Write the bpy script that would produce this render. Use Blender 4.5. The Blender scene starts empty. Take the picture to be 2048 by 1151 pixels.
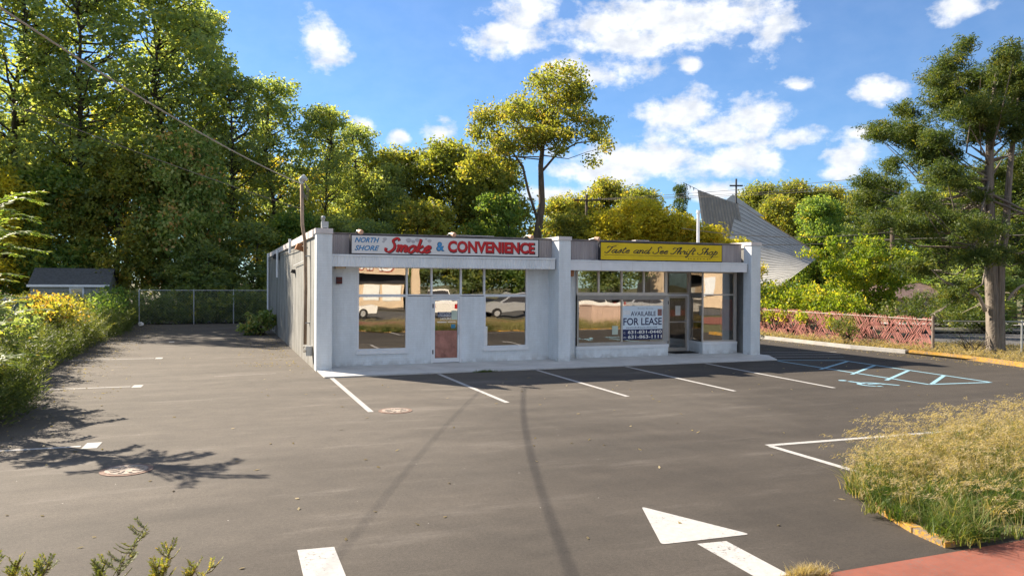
import bpy, math, random
import numpy as np
from mathutils import Matrix, Vector
R_ = math.radians
S = bpy.context.scene
COL = S.collection
rng = np.random.default_rng(7)
random.seed(7)

# ------------------------------------------------------------------ camera
CAM_YAW, CAM_PITCH, CAM_ROLL, CAM_H = 0.3687, -0.0074, 0.0057, 2.4
Fv = np.array([math.sin(CAM_YAW)*math.cos(CAM_PITCH), math.cos(CAM_YAW)*math.cos(CAM_PITCH), math.sin(CAM_PITCH)])
Rv0 = np.array([math.cos(CAM_YAW), -math.sin(CAM_YAW), 0.0]); Uv0 = np.cross(Rv0, Fv)
Rv = Rv0*math.cos(CAM_ROLL)+Uv0*math.sin(CAM_ROLL); Uv = Uv0*math.cos(CAM_ROLL)-Rv0*math.sin(CAM_ROLL)
cam = bpy.data.cameras.new('camera'); cam.sensor_width = 36; cam.lens = 36*1518/2048; cam.clip_end = 2000; cam.clip_start = .05
co = bpy.data.objects.new('camera', cam); COL.objects.link(co)
m = Matrix.Identity(4)
for i in range(3):
    m[i][0], m[i][1], m[i][2] = Rv[i], Uv[i], -Fv[i]
m[2][3] = CAM_H
co.matrix_world = m
S.camera = co

# ------------------------------------------------------------------ world, sun, exposure
SUN_EL, SUN_AZ = R_(34.3), R_(-34.9)          # azimuth from +Y towards +X
SUN_STRENGTH, SKY_STRENGTH, EXPOSURE = 5.0, 0.058, 1.54
W = bpy.data.worlds.new('World'); S.world = W; W.use_nodes = True
nt = W.node_tree; nt.nodes.clear()
def nn(t, **k):
    n = nt.nodes.new(t)
    for a, b in k.items(): setattr(n, a, b)
    return n
def lk(a, b): nt.links.new(a, b)
def math_n(op, a, b=None, c=None, clamp=False):
    n = nn('ShaderNodeMath', operation=op, use_clamp=clamp)
    for i, v in enumerate((a, b, c)):
        if v is None: continue
        if isinstance(v, (int, float)): n.inputs[i].default_value = v
        else: lk(v, n.inputs[i])
    return n.outputs[0]
sky = nn('ShaderNodeTexSky', sky_type='NISHITA'); sky.sun_disc = False
sky.sun_elevation = SUN_EL; sky.sun_rotation = SUN_AZ; sky.air_density = 1.0; sky.dust_density = .15; sky.ozone_density = 3.0; sky.altitude = 0
tc = nn('ShaderNodeTexCoord'); sep = nn('ShaderNodeSeparateXYZ'); lk(tc.outputs['Generated'], sep.inputs[0])
az = math_n('ARCTAN2', sep.outputs[0], sep.outputs[1]); el = math_n('ARCSINE', sep.outputs[2])
cmb = nn('ShaderNodeCombineXYZ'); lk(az, cmb.inputs[0]); lk(el, cmb.inputs[1]); AE = cmb.outputs[0]
CLOUDS = [(0.5398, 0.3281, 0.1242, 0.0241), (0.3576, 0.3092, 0.0493, 0.0201), (0.3903, 0.3405, 0.0492, 0.0231), (0.5079, 0.3031, 0.0575, 0.0223), (0.6397, 0.3247, 0.0774, 0.0225), (0.6968, 0.3056, 0.032, 0.0235), (0.4366, 0.2748, 0.0391, 0.0157), (0.4985, 0.2644, 0.0481, 0.0163), (0.5842, 0.3084, 0.0678, 0.0174), (0.1105, 0.2972, 0.0235, 0.0259), (0.1291, 0.2899, 0.0224, 0.0244), (0.5912, 0.2155, 0.0464, 0.0231), (0.6709, 0.2085, 0.0559, 0.0203), (0.6347, 0.191, 0.066, 0.0171), (0.7241, 0.1785, 0.0314, 0.0131), (0.5474, 0.1629, 0.1058, 0.0226), (0.4831, 0.143, 0.0771, 0.0191), (0.635, 0.1553, 0.0661, 0.0185), (0.6952, 0.1498, 0.0176, 0.0134), (0.7863, 0.154, 0.0298, 0.0211), (0.8171, 0.2251, 0.0232, 0.0179), (0.7294, 0.2387, 0.016, 0.0104), (0.2718, 0.1898, 0.0222, 0.0151), (0.1714, 0.1989, 0.0152, 0.0123), (0.8992, 0.3044, 0.0288, 0.0128), (0.597, 0.2724, 0.0149, 0.0095), (0.2213, 0.1852, 0.0142, 0.0088), (0.6291, 0.115, 0.0425, 0.0125), (0.7971, 0.1795, 0.0216, 0.0081), (0.4311, 0.1176, 0.0522, 0.0116), (0.781, 0.1337, 0.0327, 0.0095)]
dmin = None
for a0, e0, ra, re in CLOUDS:
    ra, re = ra*1.24, re*1.28
    v = nn('ShaderNodeVectorMath', operation='MULTIPLY_ADD'); lk(AE, v.inputs[0])
    v.inputs[1].default_value = (1/ra, 1/re, 0); v.inputs[2].default_value = (-a0/ra, -e0/re, 0)
    l = nn('ShaderNodeVectorMath', operation='LENGTH'); lk(v.outputs[0], l.inputs[0])
    dmin = l.outputs['Value'] if dmin is None else math_n('SMOOTH_MIN', dmin, l.outputs['Value'], .35)
def noise(vec, scale, detail, rough=.55, off=(0, 0, 0), st=(1, 1, 1)):
    mp = nn('ShaderNodeMapping'); lk(vec, mp.inputs[0]); mp.inputs['Location'].default_value = off; mp.inputs['Scale'].default_value = st
    n = nn('ShaderNodeTexNoise'); n.inputs['Scale'].default_value = scale; n.inputs['Detail'].default_value = detail; n.inputs['Roughness'].default_value = rough
    lk(mp.outputs[0], n.inputs['Vector']); return n.outputs['Fac']
n1 = noise(AE, 17, 9, .6, st=(1, 1.5, 1)); n2 = noise(AE, 52, 6, .6, (3, 1, 0), st=(1, 1.3, 1))
edge = math_n('MULTIPLY_ADD', dmin, -1.0, 1.0)                       # inside the ellipse > 0
edge = math_n('MULTIPLY_ADD', math_n('SUBTRACT', n1, .5), 2.6, edge)
edge = math_n('MULTIPLY_ADD', math_n('SUBTRACT', n2, .5), .9, edge)
# denser cloud added out of view to brighten the shaded shop front
gen = math_n('MULTIPLY', math_n('SUBTRACT', noise(tc.outputs['Generated'], 3.1, 9, .6, (1.3, .4, 2)), .465), 6.0)
away = nn('ShaderNodeMapRange', interpolation_type='SMOOTHSTEP'); lk(math_n('ABSOLUTE', math_n('SUBTRACT', az, .37)), away.inputs[0])
away.inputs[1].default_value = .62; away.inputs[2].default_value = .85
edge2 = math_n('MULTIPLY', gen, away.outputs[0])
edge = math_n('MAXIMUM', edge, edge2)
msk = nn('ShaderNodeMapRange', interpolation_type='SMOOTHSTEP'); lk(edge, msk.inputs[0]); msk.inputs[1].default_value = -.15; msk.inputs[2].default_value = .75
hz = nn('ShaderNodeMapRange'); lk(el, hz.inputs[0]); hz.inputs[1].default_value = 0.0; hz.inputs[2].default_value = .05
mask = math_n('MULTIPLY', math_n('MULTIPLY', msk.outputs[0], hz.outputs[0]), .96)
shade = nn('ShaderNodeMapRange'); lk(noise(AE, 26, 5, .55, (7, 2, 0), st=(1, 1.6, 1)), shade.inputs[0]); shade.inputs[1].default_value = .35; shade.inputs[2].default_value = .65
ccol = nn('ShaderNodeMixRGB'); lk(shade.outputs[0], ccol.inputs[0]); ccol.inputs[1].default_value = (4.9, 5.15, 5.6, 1); ccol.inputs[2].default_value = (7.4, 7.4, 7.4, 1)
hsv = nn('ShaderNodeMixRGB', blend_type='MULTIPLY'); hsv.inputs[0].default_value = 1; lk(sky.outputs[0], hsv.inputs[1]); hsv.inputs[2].default_value = (.52, .765, 1.0, 1)
mix = nn('ShaderNodeMixRGB'); lk(mask, mix.inputs[0]); lk(hsv.outputs[0], mix.inputs[1]); lk(ccol.outputs[0], mix.inputs[2])
bg = nn('ShaderNodeBackground'); bg.inputs['Strength'].default_value = SKY_STRENGTH; lk(mix.outputs[0], bg.inputs[0])
wo = nn('ShaderNodeOutputWorld'); lk(bg.outputs[0], wo.inputs[0])
sl = bpy.data.lights.new('sun', 'SUN'); sl.energy = SUN_STRENGTH; sl.angle = R_(.53); sl.color = (1.0, .87, .70)
so = bpy.data.objects.new('sun', sl); COL.objects.link(so)
sd = Vector((math.sin(SUN_AZ)*math.cos(SUN_EL), math.cos(SUN_AZ)*math.cos(SUN_EL), math.sin(SUN_EL)))
so.rotation_euler = sd.to_track_quat('Z', 'Y').to_euler(); so.location = sd*60
S.view_settings.view_transform = 'Standard'; S.view_settings.look = 'None'; S.view_settings.exposure = EXPOSURE; S.view_settings.gamma = 1
S.render.engine = 'CYCLES'; S.cycles.max_bounces = 8; S.cycles.transparent_max_bounces = 12; S.cycles.sample_clamp_indirect = 6
S.cycles.use_denoising = True

# ------------------------------------------------------------------ materials
MATS = {}
def mat(name, col, rough=.8, var=.12, scale=4.0, bump=0.0, bscale=60.0, metal=0.0, spec=.3, col2=None, stretch=(1, 1, 1), speck=0.0):
    if name in MATS: return MATS[name]
    M = bpy.data.materials.new(name); M.use_nodes = True; t = M.node_tree; b = t.nodes['Principled BSDF']
    b.inputs['Roughness'].default_value = rough; b.inputs['Metallic'].default_value = metal; b.inputs['Specular IOR Level'].default_value = spec
    tc = t.nodes.new('ShaderNodeTexCoord'); mp = t.nodes.new('ShaderNodeMapping'); mp.inputs['Scale'].default_value = stretch
    t.links.new(tc.outputs['Object'], mp.inputs[0])
    n = t.nodes.new('ShaderNodeTexNoise'); n.inputs['Scale'].default_value = scale; n.inputs['Detail'].default_value = 6; n.inputs['Roughness'].default_value = .65
    t.links.new(mp.outputs[0], n.inputs['Vector'])
    r = t.nodes.new('ShaderNodeValToRGB'); t.links.new(n.outputs['Fac'], r.inputs[0])
    c2 = col2 or tuple(min(1, c*(1+var)) for c in col); c1 = tuple(c*(1-var) for c in col) if col2 is None else col
    r.color_ramp.elements[0].position = .32; r.color_ramp.elements[1].position = .68
    r.color_ramp.elements[0].color = (*c1, 1); r.color_ramp.elements[1].color = (*c2, 1)
    t.links.new(r.outputs[0], b.inputs['Base Color'])
    if bump:
        nb = t.nodes.new('ShaderNodeTexNoise'); nb.inputs['Scale'].default_value = bscale; nb.inputs['Detail'].default_value = 4; t.links.new(tc.outputs['Object'], nb.inputs['Vector'])
        bp = t.nodes.new('ShaderNodeBump'); bp.inputs['Strength'].default_value = bump; bp.inputs['Distance'].default_value = .02; t.links.new(nb.outputs['Fac'], bp.inputs['Height']); t.links.new(bp.outputs[0], b.inputs['Normal'])
    MATS[name] = M; return M
def nodes_of(M): return M.node_tree, M.node_tree.nodes['Principled BSDF']
def mixn(t, blend, fac, a, b):
    n = t.nodes.new('ShaderNodeMixRGB'); n.blend_type = blend
    for i, v in enumerate((fac, a, b)):
        if isinstance(v, (int, float)): n.inputs[i].default_value = v
        elif isinstance(v, tuple): n.inputs[i].default_value = (*v, 1)
        else: t.links.new(v, n.inputs[i])
    return n.outputs[0]
def tex(t, kind, vec, **k):
    n = t.nodes.new(kind)
    for a, b in k.items(): n.inputs[a].default_value = b
    if vec is not None: t.links.new(vec, n.inputs['Vector'])
    return n
def ramp(t, fac, p0, p1, c0=(0, 0, 0), c1=(1, 1, 1)):
    r = t.nodes.new('ShaderNodeValToRGB'); t.links.new(fac, r.inputs[0]); e = r.color_ramp.elements
    e[0].position, e[1].position = p0, p1; e[0].color, e[1].color = (*c0, 1), (*c1, 1); return r.outputs[0]

def asphalt():
    M = bpy.data.materials.new('asphalt'); M.use_nodes = True; t, b = nodes_of(M); b.inputs['Roughness'].default_value = .88; b.inputs['Specular IOR Level'].default_value = .25
    tc = t.nodes.new('ShaderNodeTexCoord'); P = tc.outputs['Object']
    mp = t.nodes.new('ShaderNodeMapping'); mp.inputs['Scale'].default_value = (.35, 1.6, 1); mp.inputs['Rotation'].default_value = (0, 0, .15); t.links.new(P, mp.inputs[0])
    big = tex(t, 'ShaderNodeTexNoise', mp.outputs[0], Scale=.55, Detail=5.0, Roughness=.6)
    mid = tex(t, 'ShaderNodeTexNoise', P, Scale=2.3, Detail=5.0, Roughness=.7)
    fine = tex(t, 'ShaderNodeTexNoise', P, Scale=95.0, Detail=3.0, Roughness=.8)
    c = ramp(t, big.outputs['Fac'], .3, .72, (.090, .081, .070), (.132, .117, .100))
    c = mixn(t, 'MULTIPLY', .55, c, ramp(t, mid.outputs['Fac'], .3, .7, (.72, .72, .73), (1.16, 1.14, 1.12)))
    c = mixn(t, 'MULTIPLY', .9, c, ramp(t, fine.outputs['Fac'], .3, .72, (.55, .55, .56), (1.35, 1.34, 1.32)))
    # pale dust patches
    du = tex(t, 'ShaderNodeTexNoise', mp.outputs[0], Scale=1.1, Detail=7.0, Roughness=.7)
    c = mixn(t, 'MIX', mixn(t, 'MULTIPLY', 1.0, ramp(t, du.outputs['Fac'], .56, .78), (.5, .5, .5)), c, (.22, .2, .18))
    sx_ = t.nodes.new('ShaderNodeSeparateXYZ'); t.links.new(P, sx_.inputs[0])
    wob = tex(t, 'ShaderNodeTexNoise', P, Scale=.28, Detail=6.0, Roughness=.6)
    def mth(op, a, b_):
        n_ = t.nodes.new('ShaderNodeMath'); n_.operation = op
        for i_, q_ in enumerate((a, b_)):
            if isinstance(q_, (int, float)): n_.inputs[i_].default_value = q_
            else: t.links.new(q_, n_.inputs[i_])
        return n_.outputs[0]
    dark_grad = mth('ADD', mth('ADD', mth('MULTIPLY', sx_.outputs[0], .085), mth('MULTIPLY', sx_.outputs[1], -.085)), mth('ADD', mth('MULTIPLY', wob.outputs['Fac'], 1.5), .23))
    c = mixn(t, 'MULTIPLY', ramp(t, dark_grad, .02, .85), c, (.50, .49, .485))  # asphalt darker towards larger x and smaller y, edge broken by noise
    g2 = tex(t, 'ShaderNodeTexNoise', P, Scale=28.0, Detail=4.0, Roughness=.8)
    c = mixn(t, 'MULTIPLY', .8, c, ramp(t, g2.outputs['Fac'], .32, .7, (.72, .72, .72), (1.24, 1.23, 1.22)))
    # pale aggregate specks
    vo = tex(t, 'ShaderNodeTexVoronoi', P, Scale=9.0, Randomness=1.0)
    sp = ramp(t, vo.outputs['Distance'], .05, .075, (1, 1, 1), (0, 0, 0))
    pick = ramp(t, vo.outputs['Color'], .86, .87)
    c = mixn(t, 'MIX', mixn(t, 'MULTIPLY', 1.0, sp, pick), c, (.42, .40, .37))
    t.links.new(c, b.inputs['Base Color'])
    bp = t.nodes.new('ShaderNodeBump'); bp.inputs['Strength'].default_value = .35; bp.inputs['Distance'].default_value = .01; t.links.new(fine.outputs['Fac'], bp.inputs['Height']); t.links.new(bp.outputs[0], b.inputs['Normal'])
    return M
def painted_brick(name, col, grime=.15, bw=.2, bh=.0667, bump=.25):
    M = bpy.data.materials.new(name); M.use_nodes = True; t, b = nodes_of(M); b.inputs['Roughness'].default_value = .62; b.inputs['Specular IOR Level'].default_value = .3
    tc = t.nodes.new('ShaderNodeTexCoord'); g = t.nodes.new('ShaderNodeNewGeometry')
    sx = t.nodes.new('ShaderNodeSeparateXYZ'); t.links.new(g.outputs['Position'], sx.inputs[0])
    ad = t.nodes.new('ShaderNodeMath'); ad.operation = 'ADD'; t.links.new(sx.outputs[0], ad.inputs[0]); t.links.new(sx.outputs[1], ad.inputs[1])
    cb = t.nodes.new('ShaderNodeCombineXYZ'); t.links.new(ad.outputs[0], cb.inputs[0]); t.links.new(sx.outputs[2], cb.inputs[1])
    br = t.nodes.new('ShaderNodeTexBrick'); t.links.new(cb.outputs[0], br.inputs['Vector'])
    br.inputs['Scale'].default_value = 1; br.inputs['Brick Width'].default_value = bw; br.inputs['Row Height'].default_value = bh; br.inputs['Mortar Size'].default_value = .006; br.inputs['Mortar Smooth'].default_value = .6
    br.inputs['Color1'].default_value = (*col, 1); br.inputs['Color2'].default_value = (*[c*.96 for c in col], 1); br.inputs['Mortar'].default_value = (*[c*.9 for c in col], 1)
    mp = t.nodes.new('ShaderNodeMapping'); mp.inputs['Scale'].default_value = (1.6, 1.6, .35); t.links.new(g.outputs['Position'], mp.inputs[0])
    n = tex(t, 'ShaderNodeTexNoise', mp.outputs[0], Scale=1.5, Detail=7.0, Roughness=.7)
    c = mixn(t, 'MULTIPLY', grime, br.outputs['Color'], ramp(t, n.outputs['Fac'], .35, .65, (.35, .34, .32), (1.08, 1.08, 1.08)))
    # splash dirt on the lowest courses
    zz = t.nodes.new('ShaderNodeMapRange'); t.links.new(sx.outputs[2], zz.inputs[0]); zz.inputs[1].default_value = .02; zz.inputs[2].default_value = .22; zz.inputs[3].default_value = .45; zz.inputs[4].default_value = 0
    n3 = tex(t, 'ShaderNodeTexNoise', g.outputs['Position'], Scale=5.0, Detail=5.0)
    mm = t.nodes.new('ShaderNodeMath'); mm.operation = 'MULTIPLY'; t.links.new(zz.outputs[0], mm.inputs[0]); t.links.new(ramp(t, n3.outputs['Fac'], .4, .6), mm.inputs[1])
    c = mixn(t, 'MIX', mm.outputs[0], c, (.22, .2, .17))
    t.links.new(c, b.inputs['Base Color'])
    bp = t.nodes.new('ShaderNodeBump'); bp.inputs['Strength'].default_value = bump; bp.inputs['Distance'].default_value = .008; bp.invert = True
    t.links.new(br.outputs['Fac'], bp.inputs['Height']); t.links.new(bp.outputs[0], b.inputs['Normal']); return M
def leafmat(name, ramp_cols, trans=.5, rough=.55):
    ramp_cols = [(p, tuple(v*1.25 for v in c)) for p, c in ramp_cols]
    M = bpy.data.materials.new(name); M.use_nodes = True; t, b = nodes_of(M); b.inputs['Roughness'].default_value = rough; b.inputs['Specular IOR Level'].default_value = .22
    at = t.nodes.new('ShaderNodeAttribute'); at.attribute_name = 'tint'
    oi = t.nodes.new('ShaderNodeObjectInfo'); mr = t.nodes.new('ShaderNodeMath'); mr.operation = 'MULTIPLY_ADD'; t.links.new(oi.outputs['Random'], mr.inputs[0]); mr.inputs[1].default_value = .16; mr.inputs[2].default_value = -.08
    ad = t.nodes.new('ShaderNodeMath'); ad.operation = 'ADD'; ad.use_clamp = True; t.links.new(at.outputs['Fac'], ad.inputs[0]); t.links.new(mr.outputs[0], ad.inputs[1])
    r = t.nodes.new('ShaderNodeValToRGB'); t.links.new(ad.outputs[0], r.inputs[0]); e = r.color_ramp.elements
    while len(e) < len(ramp_cols): e.new(.5)
    for i, (p, c) in enumerate(ramp_cols): e[i].position = p; e[i].color = (*c, 1)
    t.links.new(r.outputs[0], b.inputs['Base Color'])
    tr = t.nodes.new('ShaderNodeBsdfTranslucent'); g = t.nodes.new('ShaderNodeMixRGB'); g.blend_type = 'MULTIPLY'; g.inputs[0].default_value = 1; g.inputs[2].default_value = (1.95, 1.8, .70, 1)
    t.links.new(r.outputs[0], g.inputs[1]); t.links.new(g.outputs[0], tr.inputs[0])
    ms = t.nodes.new('ShaderNodeMixShader'); ms.inputs[0].default_value = trans; t.links.new(b.outputs[0], ms.inputs[1]); t.links.new(tr.outputs[0], ms.inputs[2])
    t.links.new(ms.outputs[0], t.nodes['Material Output'].inputs[0]); MATS[name] = M; return M
def wear(M, dark=(.11, .10, .09), lo=.60, hi=.72):
    t, b = nodes_of(M); src = b.inputs['Base Color'].links[0].from_socket; tcn = t.nodes.new('ShaderNodeTexCoord')
    n = tex(t, 'ShaderNodeTexNoise', tcn.outputs['Object'], Scale=26.0, Detail=7.0, Roughness=.75); n2 = tex(t, 'ShaderNodeTexNoise', tcn.outputs['Object'], Scale=1.7, Detail=3.0)
    ad = t.nodes.new('ShaderNodeMath'); ad.operation = 'MULTIPLY_ADD'; t.links.new(n2.outputs['Fac'], ad.inputs[0]); ad.inputs[1].default_value = .30; t.links.new(n.outputs['Fac'], ad.inputs[2])
    t.links.new(mixn(t, 'MIX', ramp(t, ad.outputs[0], lo+.12, hi+.12), src, dark), b.inputs['Base Color'])
def glassmat(name, refl, tint):
    M = bpy.data.materials.new(name); M.use_nodes = True; t = M.node_tree; t.nodes.clear()
    o = t.nodes.new('ShaderNodeOutputMaterial'); gl = t.nodes.new('ShaderNodeBsdfGlossy'); gl.inputs['Roughness'].default_value = .0; gl.inputs['Color'].default_value = (1, .97, .92, 1)
    tcn = t.nodes.new('ShaderNodeTexCoord'); n = tex(t, 'ShaderNodeTexNoise', tcn.outputs['Object'], Scale=1.3, Detail=1.0)
    bp = t.nodes.new('ShaderNodeBump'); bp.inputs['Strength'].default_value = .035; bp.inputs['Distance'].default_value = .05; t.links.new(n.outputs['Fac'], bp.inputs['Height']); t.links.new(bp.outputs[0], gl.inputs['Normal'])
    tr = t.nodes.new('ShaderNodeBsdfTransparent'); tr.inputs[0].default_value = (*tint, 1)
    fr = t.nodes.new('ShaderNodeFresnel'); fr.inputs[0].default_value = 1.5
    ma = t.nodes.new('ShaderNodeMath'); ma.operation = 'ADD'; ma.use_clamp = True; t.links.new(fr.outputs[0], ma.inputs[0]); ma.inputs[1].default_value = refl
    ms = t.nodes.new('ShaderNodeMixShader'); t.links.new(ma.outputs[0], ms.inputs[0]); t.links.new(tr.outputs[0], ms.inputs[1]); t.links.new(gl.outputs[0], ms.inputs[2]); t.links.new(ms.outputs[0], o.inputs[0]); return M

M_asph = asphalt()
M_road = mat('road_asphalt', (.085, .082, .08), .9, .2, 1.2, .2, 90)
M_ground = mat('dry_lawn', (.07, .075, .03), .95, .3, 1.5, .3, 30, col2=(.13, .115, .05))
M_forest = mat('forest_floor', (.035, .03, .018), .95, .3, 2, .3, 30, col2=(.09, .065, .03))
M_conc = mat('concrete', (.38, .37, .35), .85, .16, 2.2, .15, 120)
M_slab = mat('slab_concrete', (.50, .50, .49), .85, .14, 1.6, .12, 120)
M_red = mat('red_concrete', (.22, .075, .05), .85, .18, 2.5, .15, 110)
M_yel = mat('yellow_kerb_paint', (.42, .23, .03), .8, .3, 9, .3, 60)
M_white = mat('white_road_paint', (.34, .335, .325), .75, .10, 14, .1, 140, col2=(.42, .41, .40))
M_blue = mat('blue_road_paint', (.22, .38, .47), .75, .12, 12, .1, 140)
M_brick = painted_brick('painted_brick', (.74, .795, .83), .24)
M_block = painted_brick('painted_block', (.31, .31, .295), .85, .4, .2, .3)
M_trim = mat('white_trim', (.72, .745, .77), .5, .06, 3)
M_fascia = mat('fascia_metal', (.70, .74, .77), .5, .10, 2.5, stretch=(1, 1, .3))
M_alu = mat('aluminium', (.56, .56, .55), .38, .08, 4, metal=.55)
M_bronze = mat('warm_metal_frame', (.52, .49, .45), .42, .08, 4, metal=.35)
M_parapet = mat('weathered_panel', (.30, .275, .28), .75, .3, 1.4, stretch=(3, 3, .25), col2=(.46, .43, .43))
M_cap = mat('coping_metal', (.62, .58, .57), .55, .14, 2)
M_roof = mat('roof_membrane', (.30, .29, .28), .9, .2, .8, .2, 40)
M_rust = mat('rusted_steel', (.33, .15, .07), .8, .35, 9)
M_dark = mat('dark_metal', (.03, .03, .035), .5, .2, 6)
M_black = mat('black_rubber', (.012, .012, .013), .7, .2, 6)
M_galv = mat('galvanised_steel', (.42, .44, .45), .45, .12, 8, metal=.5)
M_inter = mat('interior_wall', (.34, .31, .28), .9, .1, 2)
M_ifloor = mat('interior_floor', (.16, .11, .08), .7, .2, 2)
M_paper = mat('paper', (.78, .78, .74), .8, .04, 8)
M_redpaper = mat('red_paper', (.36, .17, .13), .8, .35, 4)
wear(M_white); wear(M_blue); wear(M_yel, (.16, .14, .12), .50, .62); wear(M_red, (.13, .10, .09), .55, .75)
M_glass = glassmat('shop_glass', .22, (.85, .84, .82))
M_bark = mat('bark', (.11, .085, .065), .95, .4, 8, .7, 25, stretch=(1, 1, .2))
M_darkbark = mat('dark_bark', (.055, .045, .035), .95, .35, 8, .5, 25, stretch=(1, 1, .2))
M_cedarbark = mat('grey_cedar_bark', (.085, .07, .058), .95, .3, 9, 1.0, 16, stretch=(3, 3, .12), col2=(.27, .235, .20))
M_deadwood = mat('dead_branch', (.34, .29, .24), .9, .25, 12)
M_cable = mat('cable', (.18, .16, .14), .7, .2, 9)
M_pole = mat('utility_pole_wood', (.075, .055, .04), .9, .3, 8, stretch=(2, 2, .2))
L_dark = leafmat('leaf_dark', [(0, (.10, .15, .08)), (.45, (.17, .22, .10)), (.8, (.235, .265, .09)), (1, (.36, .33, .08))], .6)
L_green = leafmat('leaf_green', [(0, (.07, .13, .045)), (.5, (.13, .20, .06)), (.8, (.21, .25, .06)), (1, (.38, .31, .07))], .6)
L_olive = leafmat('leaf_olive', [(0, (.085, .115, .035)), (.5, (.17, .19, .045)), (.8, (.25, .23, .05)), (1, (.32, .21, .055))], .55)
L_yell = leafmat('leaf_yellow', [(0, (.20, .21, .03)), (.5, (.36, .33, .04)), (.85, (.48, .40, .05)), (1, (.50, .33, .07))], .55)
L_lime = leafmat('leaf_lime', [(0, (.06, .11, .018)), (.5, (.14, .20, .025)), (.85, (.27, .28, .035)), (1, (.36, .30, .06))])
L_cedar = leafmat('leaf_cedar', [(0, (.025, .048, .016)), (.5, (.055, .085, .022)), (.85, (.10, .125, .026)), (1, (.15, .15, .03))], .35)
L_weed = leafmat('leaf_weed', [(0, (.05, .075, .024)), (.5, (.105, .135, .038)), (.85, (.19, .19, .05)), (1, (.36, .26, .06))], .35)
L_pale = leafmat('leaf_pale', [(0, (.06, .11, .03)), (.5, (.14, .20, .055)), (.85, (.30, .32, .13)), (1, (.40, .22, .09))], .4)
L_grass = leafmat('grass_green', [(0, (.03, .062, .012)), (.35, (.08, .12, .024)), (.65, (.19, .175, .065)), (1, (.32, .265, .145))], .35)
L_straw = leafmat('grass_straw', [(0, (.13, .105, .05)), (.5, (.25, .205, .12)), (1, (.38, .325, .215))], .4)

# ------------------------------------------------------------------ mesh builder
def off_of(p):
    v = Vector((0, 0, 0))
    while p is not None: v += p.location; p = p.parent
    return v
class MB:
    def __init__(s): s.v = []; s.f = []
    def add(s, vs, fs):
        o = len(s.v); s.v += [tuple(map(float, v)) for v in vs]; s.f += [tuple(i+o for i in f) for f in fs]; return s
    def box(s, x0, x1, y0, y1, z0, z1, bev=0.0):
        if bev:
            b = bev; vs = []; 
            for z in (z0, z1):
                vs += [(x0+b, y0, z), (x1-b, y0, z), (x1, y0+b, z), (x1, y1-b, z), (x1-b, y1, z), (x0+b, y1, z), (x0, y1-b, z), (x0, y0+b, z)]
            fs = [tuple(range(7, -1, -1)), tuple(range(8, 16))]+[(i, (i+1) % 8, 8+(i+1) % 8, 8+i) for i in range(8)]
            return s.add(vs, fs)
        vs = [(x, y, z) for z in (z0, z1) for x, y in ((x0, y0), (x1, y0), (x1, y1), (x0, y1))]
        return s.add(vs, [(3, 2, 1, 0), (4, 5, 6, 7), (0, 1, 5, 4), (1, 2, 6, 5), (2, 3, 7, 6), (3, 0, 4, 7)])
    def obox(s, c, ax, ay, az):
        c, ax, ay, az = map(np.array, (c, ax, ay, az)); vs = [c+i*ax+j*ay+k*az for k in (-1, 1) for i, j in ((-1, -1), (1, -1), (1, 1), (-1, 1))]
        return s.add(vs, [(3, 2, 1, 0), (4, 5, 6, 7), (0, 1, 5, 4), (1, 2, 6, 5), (2, 3, 7, 6), (3, 0, 4, 7)])
    def poly(s, pts, z0, z1=None):
        n = len(pts)
        if z1 is None: return s.add([(x, y, z0) for x, y in pts], [tuple(range(n))])
        return s.add([(x, y, z0) for x, y in pts]+[(x, y, z1) for x, y in pts], [tuple(range(n-1, -1, -1)), tuple(range(n, 2*n))]+[(i, (i+1) % n, n+(i+1) % n, n+i) for i in range(n)])
    def tube(s, pts, r, n=6, cap=True):
        P = np.array(pts, float); k = len(P); rr = np.full(k, r) if np.isscalar(r) else np.array(r)
        T = np.gradient(P, axis=0); T /= np.linalg.norm(T, axis=1)[:, None]+1e-9
        ref = np.array([0, 0, 1.]) if abs(T[:, 2]).mean() < .8 else np.array([1., 0, 0])
        A = np.cross(T, ref); A /= np.linalg.norm(A, axis=1)[:, None]+1e-9; B = np.cross(T, A)
        an = np.linspace(0, 2*np.pi, n, endpoint=False)
        vs = (P[:, None, :]+rr[:, None, None]*(np.cos(an)[None, :, None]*A[:, None, :]+np.sin(an)[None, :, None]*B[:, None, :])).reshape(-1, 3)
        fs = [(i*n+j, i*n+(j+1) % n, (i+1)*n+(j+1) % n, (i+1)*n+j) for i in range(k-1) for j in range(n)]
        if cap: fs += [tuple(range(n-1, -1, -1)), tuple((k-1)*n+j for j in range(n))]
        return s.add(vs, fs)
    def disc(s, c, r, z0, z1, n=28): return s.poly([(c[0]+r*math.cos(2*math.pi*i/n), c[1]+r*math.sin(2*math.pi*i/n)) for i in range(n)], z0, z1)
    def mesh(s, name, mats, off=Vector((0, 0, 0))):
        me = bpy.data.meshes.new(name); me.from_pydata([(v[0]-off.x, v[1]-off.y, v[2]-off.z) for v in s.v], [], s.f)
        for mm in (mats if isinstance(mats, (list, tuple)) else [mats]): me.materials.append(mm)
        me.update(); return me
    def build(s, name, mats, parent=None, smooth=False, **tags):
        me = s.mesh(name, mats, off_of(parent)); o = bpy.data.objects.new(name, me); COL.objects.link(o); o.parent = parent
        if smooth: me.polygons.foreach_set('use_smooth', [True]*len(me.polygons))
        for k, v in tags.items(): o[k] = v
        return o
def thing(name, label, cat, loc=(0, 0, 0), group=None):
    o = bpy.data.objects.new(name, None); o.empty_display_size = .2; COL.objects.link(o); o.location = loc; o['label'] = label; o['category'] = cat
    if group: o['group'] = group
    return o
def tag(o, label, cat, group=None, kind=None):
    o['label'] = label; o['category'] = cat
    if group: o['group'] = group
    if kind: o['kind'] = kind
    return o
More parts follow.
